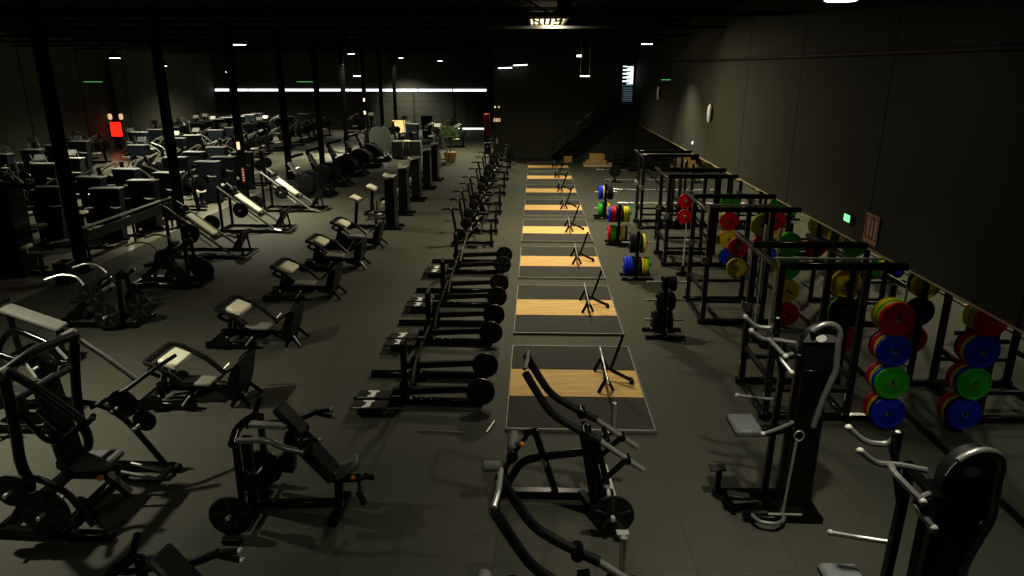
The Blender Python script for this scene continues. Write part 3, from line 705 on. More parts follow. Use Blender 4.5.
# ------------------------------------------------------------------ weight stack towers in line
def stack_tower(label):
    t = thing('stack_tower', label, 'weight stack tower', (0, 0, 0), 0, 'weight stack towers behind the hip thrust benches')
    m = MB(); m.prism([(-.15, -.28, .06), (.15, -.28, .06), (.15, -.28, 1.6), (-.12, -.28, 1.52)], (0, .56, 0)); m.build('shroud', BLACK, t)
    MB().beam((-.0, -.29, 1.6), (-.0, .29, 1.6), .3, .03).build('top_cap', PALE, t)
    MB().box(-.32, .34, -.34, -.2, 0, .07).box(-.32, .34, .2, .34, 0, .07).build('foot', BLACK, t)
    s = MB(); s.box(-.1, .1, -.296, -.284, .25, 1.4, .002); s.build('stack_window', BLACKM, t)
    MB().beam((-.15, 0, .3), (-.55, 0, .28), .08, .06).build('link_beam', BLACK, t)
    MB().pad((-.75, 0, .42), (-.3, 0, .4), Y_, .36, .07).build('seat', PADP, t)
    MB().pad((-1.22, 0, .98), (-.92, 0, .84), Y_, .42, .1, .03).build('arm_pad', PADP, t)
    MB().beam((-1.15, 0, .05), (-1.05, 0, .88), .09, .08, (0, 1, 0)).beam((-1.35, 0, .05), (-.2, 0, .05), .09, .08).beam((-1.3, -.3, .04), (-1.3, .3, .04), .08, .07).build('pad_post', BLACK, t)
    MB().tube([(-.75, -.24, .3), (-.3, -.26, .36)], .03, 8).tube([(-.75, .24, .3), (-.3, .26, .36)], .03, 8).tube([(-.75, -.24, .3), (-.75, .24, .3)], .03, 8).build('side_arm', STEEL, t)
    MB().tube([(-.5, -.2, .5), (-.5, -.26, .8)], .02, 8).tube([(-.5, .2, .5), (-.5, .26, .8)], .02, 8).beam((-.5, -.24, .46), (-.5, .24, .46), .05, .05).beam((-.5, 0, .03), (-.5, 0, .46), .07, .07).build('grip_post', BLACK, t)
    return t
st = None
for i, y in enumerate((21.15, 23.3, 25.9, 28.6, 30.9)):
    lab = 'padded curl machine with a slim black stack tower, %s from the camera' % ORD[i]
    if st is None: st = stack_tower(lab); st.location = (-4.4, y, 0)
    else: dup(st, (-4.4, y, 0), 0, lab)
# ------------------------------------------------------------------ double lever rows with foot boards
def lever_row(label):
    t = thing('lever_row', label, 'lever row machine', (0, 0, 0), 0, 'lever row machines in the centre')
    b = MB(); b.beam((-1.3, -.42, .05), (.6, -.42, .05), .1, .09).beam((-1.25, .52, .05), (.6, .52, .05), .1, .09).beam((-.5, -.45, .05), (-.5, .55, .05), .09, .09).beam((.55, -.45, .04), (.55, .55, .04), .08, .07)
    b.build('base_frame', BLACK, t)
    for y in (-.42, .52):
        MB().beam((-.72, y, .2), (.72, y, .28), .075, .1).build('lever_arm', BLACKM, t)
        MB().cyl((.62, y-.11, .27), (.62, y+.09, .27), .028, 12).build('weight_horn', CHROME, t)
        c = MB().beam((-.52, y, .04), (-.54, y, .34), .12, .14); c.build('pivot_bracket', BLACK, t)
    MB().beam((-.53, -.42, .06), (-.53, -.42, .98), .09, .08, (0, 1, 0)).build('column', BLACK, t)
    MB().tube([(-.44, -.36, .3), (-.38, -.3, .62), (-.22, -.24, 1.06)], .02, 8).build('lever_handle', CHROME, t)
    MB().tube([(-.22, -.5, 1.04), (-.22, .0, 1.06)], .02, 8).tube([(-.53, -.58, .98), (-.53, -.26, .98)], .03, 8).build('grip', RUB, t)
    bl = MB()
    for k in range(5): bl.ball((-.42+.07*k, -.53, .14+.03*(k % 2)), .014, 6)
    bl.build('bolts', CHROME, t, True)
    for y in (-.76, -.44):
        MB().pad((-1.24, y, .15), (-.72, y, .15), Y_, .25, .03, .012).build('foot_board', BOARD, t)
    w = MB()
    for y in (-.76, -.44): w.box(-1.04, -.96, y-.09, y+.11, .166, .169, .001).box(-1.09, -.93, y+.06, y+.11, .166, .169, .001).box(-1.07, -.97, y-.11, y-.05, .166, .169, .001)
    w.build('white_mark', WHITE, t, True)  # white shapes laid on top of each foot board
    s = MB()
    for y in (-.76, -.44): s.box(-1.15, -.8, y-.08, y+.08, .02, .135)
    s.build('board_support', BLACK, t)
    return t
LY = [9.68, 12.05, 14.1, 16.55]
lr = None
for i, y in enumerate(LY):
    lab = 'black lever row machine with ribbed foot boards, %s from the camera' % ORD[i]
    if lr is None: lr = lever_row(lab); lr.location = (-1.33, y, 0)
    else: dup(lr, (-1.33, y, 0), 0, lab)
    for k, dy in enumerate((-.42, .52)):
        set_plate(IRONR.get(), (-.75, y+dy-.1, .265), 'Y', 'black spoked plate on the %s arm of the %s lever row machine' % (('near', 'far')[k], ORD[i]), 'plates on the lever row machines')
tag(MB().tube([(-1.55, 8.45, .02), (-.9, 8.4, .02)], .012, 6).build('pull_rod', STEEL), 'thin steel rod lying before the nearest lever row machine', 'rod')
tag(MB().tube([(-.62, 8.42, .02), (-.53, 8.72, .03)], .014, 6).build('metal_clip', CHROME), 'small bright metal clip on the floor beside the nearest lever row machine', 'handle')
# ------------------------------------------------------------------ T handled machines further up the centre
def t_machine(label):
    t = thing('exercise_bike', label, 'exercise bike', (0, 0, 0), 0, 'black exercise bikes up the centre')
    b = MB(); b.beam((-.55, 0, .07), (.55, 0, .07), .08, .08).beam((-.55, -.27, .04), (-.55, .27, .04), .07, .06).beam((.55, -.27, .04), (.55, .27, .04), .07, .06).beam((-.25, 0, .1), (.15, 0, .5), .07, .09)
    b.build('frame', BLACK, t)
    MB().beam((-.42, 0, .1), (-.55, 0, .98), .06, .07, (0, 1, 0)).build('handle_post', BLACK, t)
    MB().tube([(-.84, .02, 1.0), (-.7, 0, 1.02), (-.45, 0, 1.02), (-.3, -.02, 1.0)], .024, 8).tube([(-.58, -.2, 1.01), (-.58, .2, 1.01)], .022, 8).build('handlebar', BLACKM, t)
    MB().lathe((-.36, -.05, .3), Y_, [(0, .14), (.02, .17), (.08, .17), (.1, .14)], 20).build('flywheel', BLACKM, t)
    MB().beam((.22, 0, .3), (.34, 0, .86), .05, .06, (0, 1, 0)).build('seat_post', STEEL, t)
    m = MB(); m.prism([(.16, -.04, .87), (.16, .04, .87), (.34, .12, .87), (.46, .11, .87), (.46, -.11, .87), (.34, -.12, .87)], (0, 0, .06)); m.build('saddle', RUB, t)
    f = MB()
    for y in (-.16, .16): f.beam((.52, y, .05), (.52, y, .62), .04, .04)
    f.beam((.52, -.16, .62), (.52, .16, .62), .04, .04); f.build('rear_stand', BLACK, t)
    c = MB(); c.tube([(.02, -.09, .3), (.1, -.12, .16), (.1, -.24, .16)], .018, 6).tube([(.02, .09, .3), (-.06, .12, .44), (-.06, .24, .44)], .018, 6).ball((.02, -.08, .3), .05).ball((-.6, 0, 1.03), .03)
    c.build('crank', STEEL, t)
    return t
tm = None
for i in range(12):
    y = 19.0+1.5*i+(.03*i*i if i > 4 else 0); lab = 'black exercise bike with a T handlebar, %s from the camera in the centre line' % ORD[i]
    if tm is None: tm = t_machine(lab); tm.location = (-1.72, y, 0)
    else: dup(tm, (-1.72-.012*i+.05*(i % 2), y, 0), .06*((i*7) % 3-1), lab)
# ------------------------------------------------------------------ hack squats
def hack_squat(label):
    t = thing('hack_squat', label, 'hack squat machine', (0, 0, 0), 0, 'sled machines on the left')
    for y in (-.34, .34): MB().tube([(.85, y, .08), (-.78, y, 1.36)], .034, 10).build('rail', STEEL, t)
    for y in (-.46, .46): MB().tube([(.4, y, .34), (-.3, y, .9)], .022, 8).build('guide_rod', CHROME, t)
    MB().pad((-.35, 0, 1.07), (.32, 0, .55), Y_, .34, .09, .03).build('back_pad', PADP, t)
    c = MB(); c.beam((-.4, -.34, 1.04), (-.4, .34, 1.04), .08, .06).beam((.36, -.34, .46), (.36, .34, .46), .08, .06).beam((-.4, 0, 1.0), (.36, 0, .44), .2, .04)
    c.build('carriage', BLACK, t)
    for y in (-.13, .13): MB().roll((-.46, y-.07, 1.22), (-.42, y+.07, 1.22), .075).build('shoulder_pad', RUB, t)
    h = MB()
    for y in (-.52, .52): h.cyl((-.02, y-.2*(1 if y < 0 else -1)*-1 if False else y, .72), (-.02, y+(.24 if y > 0 else -.24), .72), .024)
    h.build('weight_horn', STEEL, t)
    b = MB(); b.beam((-.85, -.4, .04), (1.25, -.4, .04), .08, .07).beam((-.85, .4, .04), (1.25, .4, .04), .08, .07).beam((1.22, -.42, .04), (1.22, .42, .04), .08, .07).beam((-.82, -.42, .04), (-.82, .42, .04), .08, .07)
    for y in (-.36, .36): b.beam((-.74, y, .05), (-.74, y, 1.3), .07, .07, (0, 1, 0)).beam((1.12, y*.7, .05), (1.02, y*.7, .62), .045, .045)
    b.build('base_frame', BLACK, t)
    MB().pad((.84, 0, .16), (1.16, 0, .66), Y_, .6, .06, .015).build('foot_plate', BLACKM, t)
    MB().tube([(.85, -.42, .1), (1.25, -.44, .03), (1.25, .44, .03)], .03, 8).build('front_bar', STEEL, t)
    return t
hs = None
for i, (x, y) in enumerate(((-8.72, 17.75), (-8.66, 20.75), (-8.55, 23.9))):
    lab = 'hack squat machine with silver rails and a pale back pad, %s from the camera' % ORD[i]
    if hs is None: hs = hack_squat(lab); hs.location = (x, y, 0)
    else: dup(hs, (x, y, 0), 0, lab)
    for k, s in enumerate((-1, 1)):
        set_plate(IRONP.get(), (x-.02, y+s*.6, .72), 'Y', 'black plate on the %s horn of the %s hack squat' % (('near', 'far')[k], ORD[i]), 'plates on the hack squats')
# ------------------------------------------------------------------ pendulum machines
def pendulum(label):
    t = thing('pendulum_squat', label, 'pendulum squat machine', (0, 0, 0), 0, 'bulky dark machines by the concrete aisle')
    b = MB(); b.beam((-1.0, -.4, .05), (.8, -.4, .05), .1, .09).beam((-1.0, .4, .05), (.8, .4, .05), .1, .09).beam((.75, -.5, .05), (.75, .5, .05), .09, .09).beam((-.95, -.5, .05), (-.95, .5, .05), .09, .09)
    b.build('base_frame', BLACK, t)
    m = MB(); m.prism([(-.75, -.33, .15), (.1, -.33, .1), (.4, -.33, .3), (.32, -.33, .62), (0, -.33, .86), (-.4, -.33, .9), (-.72, -.33, .62)], (0, .66, 0)); m.build('body_cover', BLACKM, t)
    for y in (-.45, .41): MB().lathe((-.22, y, .55), Y_, [(0, .36), (.012, .39), (.035, .39), (.045, .36)], 26).build('counterweight_disc', IRON, t)
    MB().beam((-.65, 0, .6), (-.95, 0, 1.45), .14, .1, (0, 1, 0)).build('mast', BLACK, t)
    MB().tube([(-.95, -.12, 1.44), (-.7, .1, 1.5), (-.4, .32, 1.58)], .05, 8).build('top_arm', BLACK, t)
    MB().pad((-.86, 0, 1.3), (-.6, 0, .85), Y_, .34, .09, .03).build('back_pad', PADG, t)
    MB().pad((.3, 0, .32), (.72, 0, .5), Y_, .6, .05).build('foot_plate', BLACKM, t)
    f = MB()
    for y in (-.3, .3): f.beam((.35, y, .45), (.85, y, .04), .07, .07).beam((.5, y, .04), (.8, y, .36), .06, .06)
    f.build('cross_leg', BLACK, t); MB().tube([(-.8, -.3, 1.0), (-.62, -.36, 1.06)], .02, 8).tube([(-.8, .3, 1.0), (-.62, .36, 1.06)], .02, 8).build('grip', CHROME, t)
    return t
pm_ = None
for i, y in enumerate((26.7, 29.2, 32.2, 35.2, 37.5)):
    lab = 'bulky dark pendulum squat machine with a raised arm, %s from the camera' % ORD[i]
    if pm_ is None: pm_ = pendulum(lab); pm_.location = (-8.55, y, 0)
    else: dup(pm_, (-8.55, y, 0), 0, lab)

# ------------------------------------------------------------------ plate loaded shoulder press (front left)
YA, YZ = 6.3, 7.3
sp0 = thing('shoulder_press', 'big black plate loaded press frame with a dark backrest at the left edge', 'shoulder press machine', (-5.0, 6.8, 0))
O5 = sp0.location.copy()
def M5(): return MB(O5)
b = M5(); b.beam((-5.85, 6.12, .05), (-4.42, 6.05, .05), .1, .09).beam((-5.85, 7.42, .05), (-4.36, 7.38, .05), .1, .09).beam((-5.6, 6.1, .05), (-5.6, 7.42, .05), .09, .09).beam((-4.95, 6.1, .05), (-4.95, 7.4, .05), .09, .09)
b.build('base_frame', BLACK, sp0)
M5().cyl((-4.42, 6.05, .05), (-4.36, 6.05, .05), .05).cyl((-4.36, 7.38, .05), (-4.3, 7.38, .05), .05).build('end_cap', RUB, sp0)
for Y, s in ((YA, 1), (YZ, -1)):
    M5().tube([Q(3, 372, YA)*(1) if s == 1 else (-5.24, YZ, 1.79), (-5.34, Y, 1.2), (-5.38, Y, .72), (-5.3, Y, .45), (-5.55, Y-.1*s, .06)], .055, 10, .2).build('upright', BLACK, sp0)
M5().tube([(-5.31, YA, 1.8), (-5.28, YA+.35, 1.86), (-5.24, YZ, 1.8)], .05, 10, .3).build('top_tube', TUBE, sp0)
M5().tube([(-5.34, YA, 1.45), (-5.3, YZ, 1.42)], .035, 10).build('cross_tube', TUBE, sp0)
for Y, s in ((YA, 1), (YZ, -1)):
    M5().cyl((-5.31, Y-.1, 1.79), (-5.31, Y+.1, 1.79), .06).build('pivot', STEEL, sp0)
    a = M5(); a.tube([(-5.28, Y, 1.8), (-4.95, Y, 1.56), (-4.62, Y, 1.26)], .045 if s == 1 else .03, 10, .2); a.build('press_arm', TUBE if s == 1 else CHROME, sp0)
    M5().tube([(-4.8, Y-.14, 1.08), (-4.66, Y, 1.2), (-4.5, Y+.02, 1.28)] if s == 1 else [(-5.08, Y-.2, .98), (-4.72, Y, 1.14), (-4.55, Y+.3, 1.26), (-4.45, Y+.62, 1.3)], .025, 8).build('grip', BLACKM, sp0)
    M5().tube([(-5.3, Y, .95), (-5.05, Y, .92), (-4.8, Y, .72), (-4.42, Y, .12)] if s == -1 else [(-5.4, Y-.12, .62), (-5.15, Y-.12, .66), (-4.85, Y-.12, .5), (-4.62, Y-.14, .1)], .035, 8, .2).build('front_strut', BLACKM if s == -1 else TUBE, sp0)
M5().pad(Q(45, 378, 6.8), Q(74, 462, 6.8), Y_, .34, .1, .03).build('backrest', PADD, sp0)
M5().beam(Q(40, 382, 6.85)-V((.06, 0, 0)), Q(70, 470, 6.85)-V((.06, 0, 0)), .08, .06).beam((-5.36, 6.8, 1.1), (-5.2, 6.8, 1.05), .07, .06).build('back_frame', BLACK, sp0)
M5().pad((-5.1, 6.8, .47), (-4.68, 6.8, .5), Y_, .36, .09, .03).build('seat', PADGD, sp0)
M5().beam((-5.1, 6.8, .38), (-4.75, 6.8, .4), .08, .08).beam((-4.9, 6.8, .38), (-4.6, 6.8, .06), .09, .08).beam((-5.3, 6.8, .3), (-4.9, 6.8, .3), .08, .08).build('seat_frame', BLACK, sp0)
M5().ball((-4.78, 6.62, .38), .035).build('adjust_knob', ORANGE, sp0)
M5().tube([(-5.1, 6.35, 1.35), (-5.02, 6.5, 1.02), (-4.86, 6.62, .98), (-4.7, 6.6, 1.16)], .03, 8, .15).tube([(-5.3, 6.35, 1.3), (-5.12, 6.4, .95), (-4.98, 6.5, .88)], .03, 8, .15).build('link_arm', BLACK, sp0)
M5().tube([(-4.62, 6.74, .38), (-4.2, 6.76, .28)], .022, 8).tube([(-4.62, 6.95, .36), (-4.18, 6.92, .28)], .022, 8).build('foot_bar', STEEL, sp0)
M5().cyl((-4.2, 6.7, .28), (-4.2, 7.0, .28), .04).build('foot_roller', RUB, sp0)
for k, (x, Y, z, bank, wh) in enumerate(((-5.32, 6.05, .58, IRONM, 'small plate on the rear horn'), (-4.98, 6.0, .36, IRONB, 'large plate on the near horn'), (-4.95, 7.5, .84, IRONM, 'small plate on the far horn'), (-4.72, 7.5, .62, IRONS, 'tiny plate on the far front strut'))):
    M5().cyl((x, Y-.12, z), (x, Y+.28 if Y < 7 else Y-.25, z), .024).build('weight_horn', CHROME, sp0)
    set_plate(bank.get(), (x, Y, z), 'Y', 'black spoked %s of the left edge press' % wh, 'plates on the front left press')

# ------------------------------------------------------------------ incline bench press
def incline_press(label):
    t = thing('incline_press', label, 'incline press machine', (-2.65, 6.65, 0), 0, 'incline press machines in front')
    o = t.location.copy(); M = lambda: MB(o); YN_, YF_ = 6.32, 6.98; YC = 6.65
    f = M(); f.beam((-3.05, YC, .34), (-2.62, YC, .72), .1, .11).beam((-3.1, YC, .06), (-3.1, YC, .9), .1, .09, (0, 1, 0)).beam((-3.12, YN_-.05, .05), (-3.12, YF_+.05, .05), .1, .09).beam((-3.12, YC, .06), (-2.1, YC, .1), .09, .08)
    f.beam((-2.66, YC, .5), (-2.6, YC, .95), .12, .12).beam((-2.62, YC, .88), (-2.2, YC, .38), .08, .08)
    f.build('frame', BLACK, t)
    for Y in (YN_, YF_):
        M().beam((-3.07, Y, .24), (-3.06, Y, 1.0), .06, .07, (0, 1, 0)).build('side_post', BLACK, t)
        near = Y == YN_
        M().tube([Q(px, py, Y) for px, py in (((236, 441), (268, 440), (283, 448), (304, 452)) if near else ((246, 426), (278, 422), (300, 419), (317, 411)))], .034, 10, .1).build('press_arm', STEEL if near else BLACKM, t)
        gp = [Q(px, py, Y) for px, py in (((300, 451), (304, 440), (320, 440)) if near else ((310, 414), (318, 411), (332, 410)))]
        M().tube(gp, .026, 8, .06).build('grip', BLACKM, t)
        M().ball(gp[-1], .03).build('grip_cap', CHROME, t)
    M().tube([Q(px, py, YF_) for px, py in ((314, 412), (319, 414), (333, 417))], .024, 8, .05).build('second_grip', BLACKM, t); M().ball(Q(333, 417, YF_), .028).build('grip_cap', CHROME, t)
    M().tube([(-3.1, YN_, 1.0), (-3.18, YC, 1.02), (-3.1, YF_, 1.0)], .045, 10, .2).tube([(-3.12, YF_, 1.0), (-3.04, YF_, 1.2)], .03, 8).build('yoke', BLACK, t)
    M().beam((-3.0, YC-.08, 1.1), (-2.6, YC-.08, 1.08), .09, .05).build('top_plate', PALE, t)
    M().pad((-2.74, YC+.08, 1.24), (-2.46, YC+.02, .94), Y_, .26, .08, .025).build('head_pad', PADD, t)
    M().pad((-2.48, YC-.02, .92), (-2.16, YC-.02, .5), Y_, .28, .08, .025).build('back_pad', PADD, t)
    M().pad((-2.14, YC, .47), (-1.9, YC+.06, .6), Y_, .3, .07, .02).build('seat', PADGD, t)
    M().beam((-2.2, YC, .4), (-1.88, YC, .42), .07, .07).beam((-2.12, YC, .42), (-2.14, YC, .08), .08, .08, (0, 1, 0)).beam((-2.14, YC-.3, .04), (-2.12, YC+.26, .04), .1, .08).build('seat_support', BLACK, t)
    M().ball((-1.93, YC-.12, .5), .03).build('adjust_knob', ORANGE, t)
    M().beam((-1.9, YC, .4), (-1.84, YC-.22, .34), .04, .04).beam((-1.9, YC, .4), (-1.84, YC+.12, .36), .04, .04).cyl((-1.86, YC-.2, .38), (-1.78, YC-.26, .26), .035).cyl((-1.86, YC+.1, .38), (-1.8, YC+.2, .3), .035).build('foot_roller', RUB, t)
    M().cyl((-3.15, YN_-.22, .25), (-3.15, YF_+.22, .25), .024).build('weight_axle', CHROME, t)
    M().lathe((-2.98, YN_-.02, .56), Y_, [(0, .1), (.02, .12), (.06, .12), (.08, .09)], 16).build('cam_wheel', IRON, t)
    M().tube([(-3.2, YN_-.28, .03), (-3.0, YN_-.28, .03)], .03, 8).build('floor_bar', BLACK, t)
    return t
ip = incline_press('black incline press with dark pads and grips pointing right, left of the centre front')
ip2 = dup(ip, (-2.71, 4.25, 0), 0, 'black incline press cut off by the bottom edge at the left')
for y, w in ((6.1, 'whole'), (3.7, 'bottom edge')):
    set_plate(IRONP.get(), (-3.15, y+.08, .235), 'Y', 'black spoked plate on the near end of the %s incline press' % w, 'plates on the incline presses')
    set_plate(IRONP.get(), (-3.15, y+1.02, .235), 'Y', 'black spoked plate on the far end of the %s incline press' % w, 'plates on the incline presses')

# ------------------------------------------------------------------ lever machines in the centre foreground
def long_lever(label):
    Yc = 6.9; t = thing('lever_pulldown', label, 'lever pulldown machine', (.3, Yc, 0), 0, 'long lever machines in the centre front')
    o = t.location.copy(); M = lambda: MB(o)
    YN_, YF_ = 6.66, 7.14
    b = M(); b.beam((-.42, Yc, .1), (.92, Yc, .1), .1, .1).beam((-.4, Yc-.3, .05), (-.4, Yc+.3, .05), .09, .08).beam((.55, Yc, .12), (.78, Yc-.5, .08), .08, .08)
    b.build('base_beam', BLACK, t)
    M().beam((.95, 6.22, .05), (.86, 7.55, .05), .11, .09).build('rear_foot', STEEL, t)
    M().beam((.94, 6.3, .1), (.95, 6.18, .1), .13, .02).build('foot_pad', PALE, t)
    u = M(); u.beam((.78, Yc, .08), (.58, Yc, 1.0), .1, .1, (0, 1, 0)).beam((.88, YF_, .06), (.72, YF_, .7), .07, .07, (0, 1, 0)).beam((.7, YN_, .1), (.55, YN_, .96), .09, .08, (0, 1, 0)); u.build('upright', BLACK, t)
    s = M(); s.tube([(-.3, Yc+.02, .16), (-.12, Yc+.02, .5), (.1, Yc+.02, .56), (.62, Yc+.05, .62)], .045, 10, .16).beam((.02, Yc+.1, .86), (.28, Yc-.02, .1), .07, .07, (0, 1, 0)).beam((-.1, Yc+.1, .8), (.05, Yc+.1, .84), .06, .06)
    s.build('seat_frame', BLACK, t)
    M().beam((.115, Yc+.0, .56), (.16, Yc-.02, .44), .075, .02).build('label_plate', PALE, t)
    for Y in (YN_, YF_):
        sh = V((0, Y-YN_, 0))
        M().tube([Q(px, py, YN_)+sh for px, py in ((525.5, 373), (536, 391), (551, 414), (575, 428.5), (600, 441))], .042, 10, .12).build('lever_arm', TUBE, t)
        M().tube([Q(px, py, YN_)+sh for px, py in ((598, 440), (643, 470))], .034, 10).build('arm_end', STEEL, t)
        pv = Q(584, 433, YN_)+sh; pw = Q(627, 459, YN_)+sh; M().cyl(pv-Y_*.07, pv+Y_*.07, .055).cyl(pw-Y_*.06, pw+Y_*.06, .04).build('pivot', BLACK, t)
        M().beam(pw, (.76, Y, .42), .05, .05).build('link_bar', BLACKM, t)
    M().tube([(-.09, YN_, 1.74), (-.06, YN_+.16, 1.78), (-.06, YF_-.1, 1.78), (-.06, YF_, 1.74)], .022, 8, .05).build('top_handle', CHROME, t)
    M().cyl((.93, YF_+.1, .7), (.93, YF_+.1, 1.08), .03).beam((.93, YF_+.1, .72), (.8, YF_, .7), .05, .05).build('storage_post', STEEL, t)
    M().tube([(.74, YN_, .9), (.82, YN_+.1, .84), (.8, YF_-.1, .86)], .03, 8).build('cross_link', BLACK, t)
    # knee rollers
    M().tube([(-.3, Yc-.08, .3), (-.3, Yc-.04, .46), (-.22, Yc+.08, .5)], .03, 8).beam((-.2, Yc+.1, .56), (-.06, Yc+.1, .78), .045, .045).build('roller_post', BLACK, t)
    M().roll((-.225, Yc+.12, .58), (-.215, Yc+.46, .6), .065).build('knee_roller', PADG, t)
    M().roll((-.56, Yc-.05, .47), (-.34, Yc-.05, .47), .062).build('knee_roller', PADG, t)
    M().ball((-.225, Yc+.04, .54), .07, 12).build('roller_end', PADD, t)
    M().ball((-.12, Yc+.04, .7), .032).build('adjust_knob', ORANGE, t)
    M().cyl((.84, 6.2, .26), (.84, 6.75, .26), .026).build('weight_horn', CHROME, t)
    return t
ll = long_lever('black lever pulldown with two long bent arms reaching over the nearest platform')
dup(ll, (.12, 4.5, 0), 0, 'black lever pulldown cut off by the bottom edge, only arms showing')
set_plate(IRONP.get(), (.84, 6.28, .27), 'Y', 'black five spoked plate on the whole lever pulldown in the centre', 'plates on the lever pulldowns')
set_plate(IRONP.get(), (.66, 3.88, .27), 'Y', 'black five spoked plate on the cut off lever pulldown', 'plates on the lever pulldowns')

# ------------------------------------------------------------------ assisted chin dip towers
def chin_tower(label):
    t = thing('chin_dip_tower', label, 'assisted chin dip machine', (2.75, 6.85, 0), 0, 'assisted chin dip machines in front on the right')
    o = t.location.copy(); M = lambda: MB(o); yc = 6.85
    def arch(x0, x1, zt, z0, n=10):
        xm = (x0+x1)/2; r = (x1-x0)/2; tilt = .1
        return [(x0, 0, z0)]+[(xm-r*math.cos(PI*k/n)+.05*math.sin(PI*k/n), 0, zt-r*1.15+r*1.15*math.sin(PI*k/n)) for k in range(n+1)]+[(x1, 0, z0)]
    pr = [V((x+(z-1.0)*.0, yc-.13, z)) for x, y, z in arch(2.74, 3.08, 2.25, 1.7)]
    M().prism(pr, (0, .1, 0)).build('head_shroud', BLACKM, t)
    M().tube([(p.x, yc-.16, p.z+.012) for p in pr[3:-1]]+[(3.1, yc-.16, 1.75), (3.02, yc-.15, 1.45), (2.96, yc-.14, 1.1)], .033, 10, .05).build('shroud_rim', GRIP, t)
    mb = M(); mb.prism([(p.x, yc-.145, p.z) for p in pr[1:-1]], (0, .01, 0)); mb.build('head_panel', PADGD, t)
    e = M(); n = 16
    e.prism([(2.91+.055*math.cos(2*PI*k/n), yc-.154, 2.1+.04*math.sin(2*PI*k/n)) for k in range(n)], (0, .006, 0)); e.build('oval_badge', WHITE, t)
    w = M(); w.box(2.78, 3.06, yc-.14, yc+.14, .1, 1.75, .02); w.build('stack_shroud', BLACK, t)
    sw = M(); sw.box(2.772, 2.782, yc-.09, yc+.09, .3, 1.3, .002); sw.build('stack_window', RIM, t)
    u = M()
    for y in (yc-.2, yc+.2): u.beam((2.66, y, .05), (2.7, y, 1.95), .06, .07, (0, 1, 0))
    u.beam((2.68, yc-.22, 1.92), (2.68, yc+.22, 1.92), .06, .06).beam((2.7, yc, 1.9), (2.86, yc, 1.9), .06, .06)
    u.build('upright', BLACK, t)
    b = M(); b.beam((2.3, yc-.24, .04), (3.15, yc-.24, .04), .08, .07).beam((2.3, yc+.24, .04), (3.15, yc+.24, .04), .08, .07).beam((3.1, yc-.28, .04), (3.1, yc+.28, .04), .09, .07).beam((2.66, yc-.28, .04), (2.66, yc+.28, .04), .09, .07); b.build('base_frame', BLACK, t)
    g = M()
    g.tube([(2.28, yc+.34, 2.15), (2.4, yc+.3, 2.05), (2.56, yc+.28, 2.05), (2.6, yc+.26, 2.15)], .024, 9, .07)
    g.tube([(2.3, yc+.16, 2.06), (2.42, yc+.14, 1.97), (2.56, yc+.14, 1.97), (2.76, yc+.1, 1.95)], .024, 9, .07)
    g.tube([(2.5, yc+.1, 1.99), (2.4, yc-.14, 2.07), (2.5, yc-.34, 1.98)], .024, 9, .05)
    g.tube([(2.62, yc-.2, 1.95), (2.46, yc-.3, 1.95), (2.54, yc-.44, 1.85)], .024, 9, .05)
    g.build('chin_grip', GRIP, t)
    c = M()
    for p in ((2.28, yc+.34, 2.15), (2.3, yc+.16, 2.06), (2.5, yc-.34, 1.98), (2.54, yc-.44, 1.85), (2.6, yc+.26, 2.15)): c.ball(p, .03, 8)
    c.build('grip_cap', PALE, t)
    M().cyl((2.6, yc+.26, 2.0), (2.6, yc+.26, 2.17), .04).beam((2.6, yc+.26, 2.0), (2.68, yc+.2, 1.6), .05, .05).build('grip_post', BLACK, t)
    M().tube([(2.3, yc+.4, 1.19), (2.5, yc+.36, 1.18), (2.72, yc+.28, 1.2)], .02, 8, .06).tube([(2.34, yc-.42, 1.16), (2.5, yc-.36, 1.18), (2.7, yc-.24, 1.2)], .02, 8, .06).build('dip_bar', GRIP, t)
    M().ball((2.3, yc+.4, 1.19), .026).ball((2.34, yc-.42, 1.16), .026).build('dip_cap', PALE, t)
    M().pad((2.14, yc+.02, 1.02), (2.44, yc+.02, 1.02), Y_, .4, .09, .03).build('knee_pad', PADGD, t)
    M().beam((2.4, yc, .98), (2.72, yc, 1.0), .08, .06).tube([(2.42, yc-.16, 1.0), (2.56, yc-.16, 1.02), (2.78, yc-.12, 1.06)], .018, 8).build('knee_arm', BLACK, t)
    M().tube([(2.78, yc-.2, .98), (2.72, yc-.24, .1)], .016, 8).tube([(2.56, yc-.26, .1), (2.92, yc-.26, .1)], .016, 8).build('cable_rod', STEEL, t)
    rg = [(2.8+.05*math.cos(2*PI*k/12), yc-.2, 1.02+.06*math.sin(2*PI*k/12)) for k in range(13)]
    M().tube(rg, .009, 6, .01).build('ring', STEEL, t)
    M().tube([(2.38, yc-.28, .1), (2.42, yc-.4, .1), (2.58, yc-.44, .1), (2.7, yc-.36, .1), (2.72, yc-.26, .1)], .022, 8, .09).build('hoop_step', GRIP, t)
    st_ = M(); st_.beam((2.08, yc+.22, .05), (2.68, yc+.2, .07), .07, .06).beam((2.2, yc-.1, .06), (2.66, yc-.02, .06), .07, .06).beam((2.13, yc+.22, .06), (2.13, yc+.22, .34), .06, .06, (0, 1, 0)).beam((2.18, yc+.1, .08), (2.24, yc-.16, .06), .06, .06); st_.build('step_frame', BLACK, t)
    M().pad((2.02, yc+.22, .36), (2.2, yc+.22, .37), Y_, .13, .025, .01).pad((2.16, yc-.06, .22), (2.4, yc-.1, .2), Y_, .12, .03, .01).build('step_pad', PADD, t)
    return t
ct = chin_tower('black assisted chin dip machine with grey knee pad, standing whole before the racks')
dup(ct, (2.82, 4.4, 0), 0, 'black assisted chin dip machine cut off at the bottom right corner')

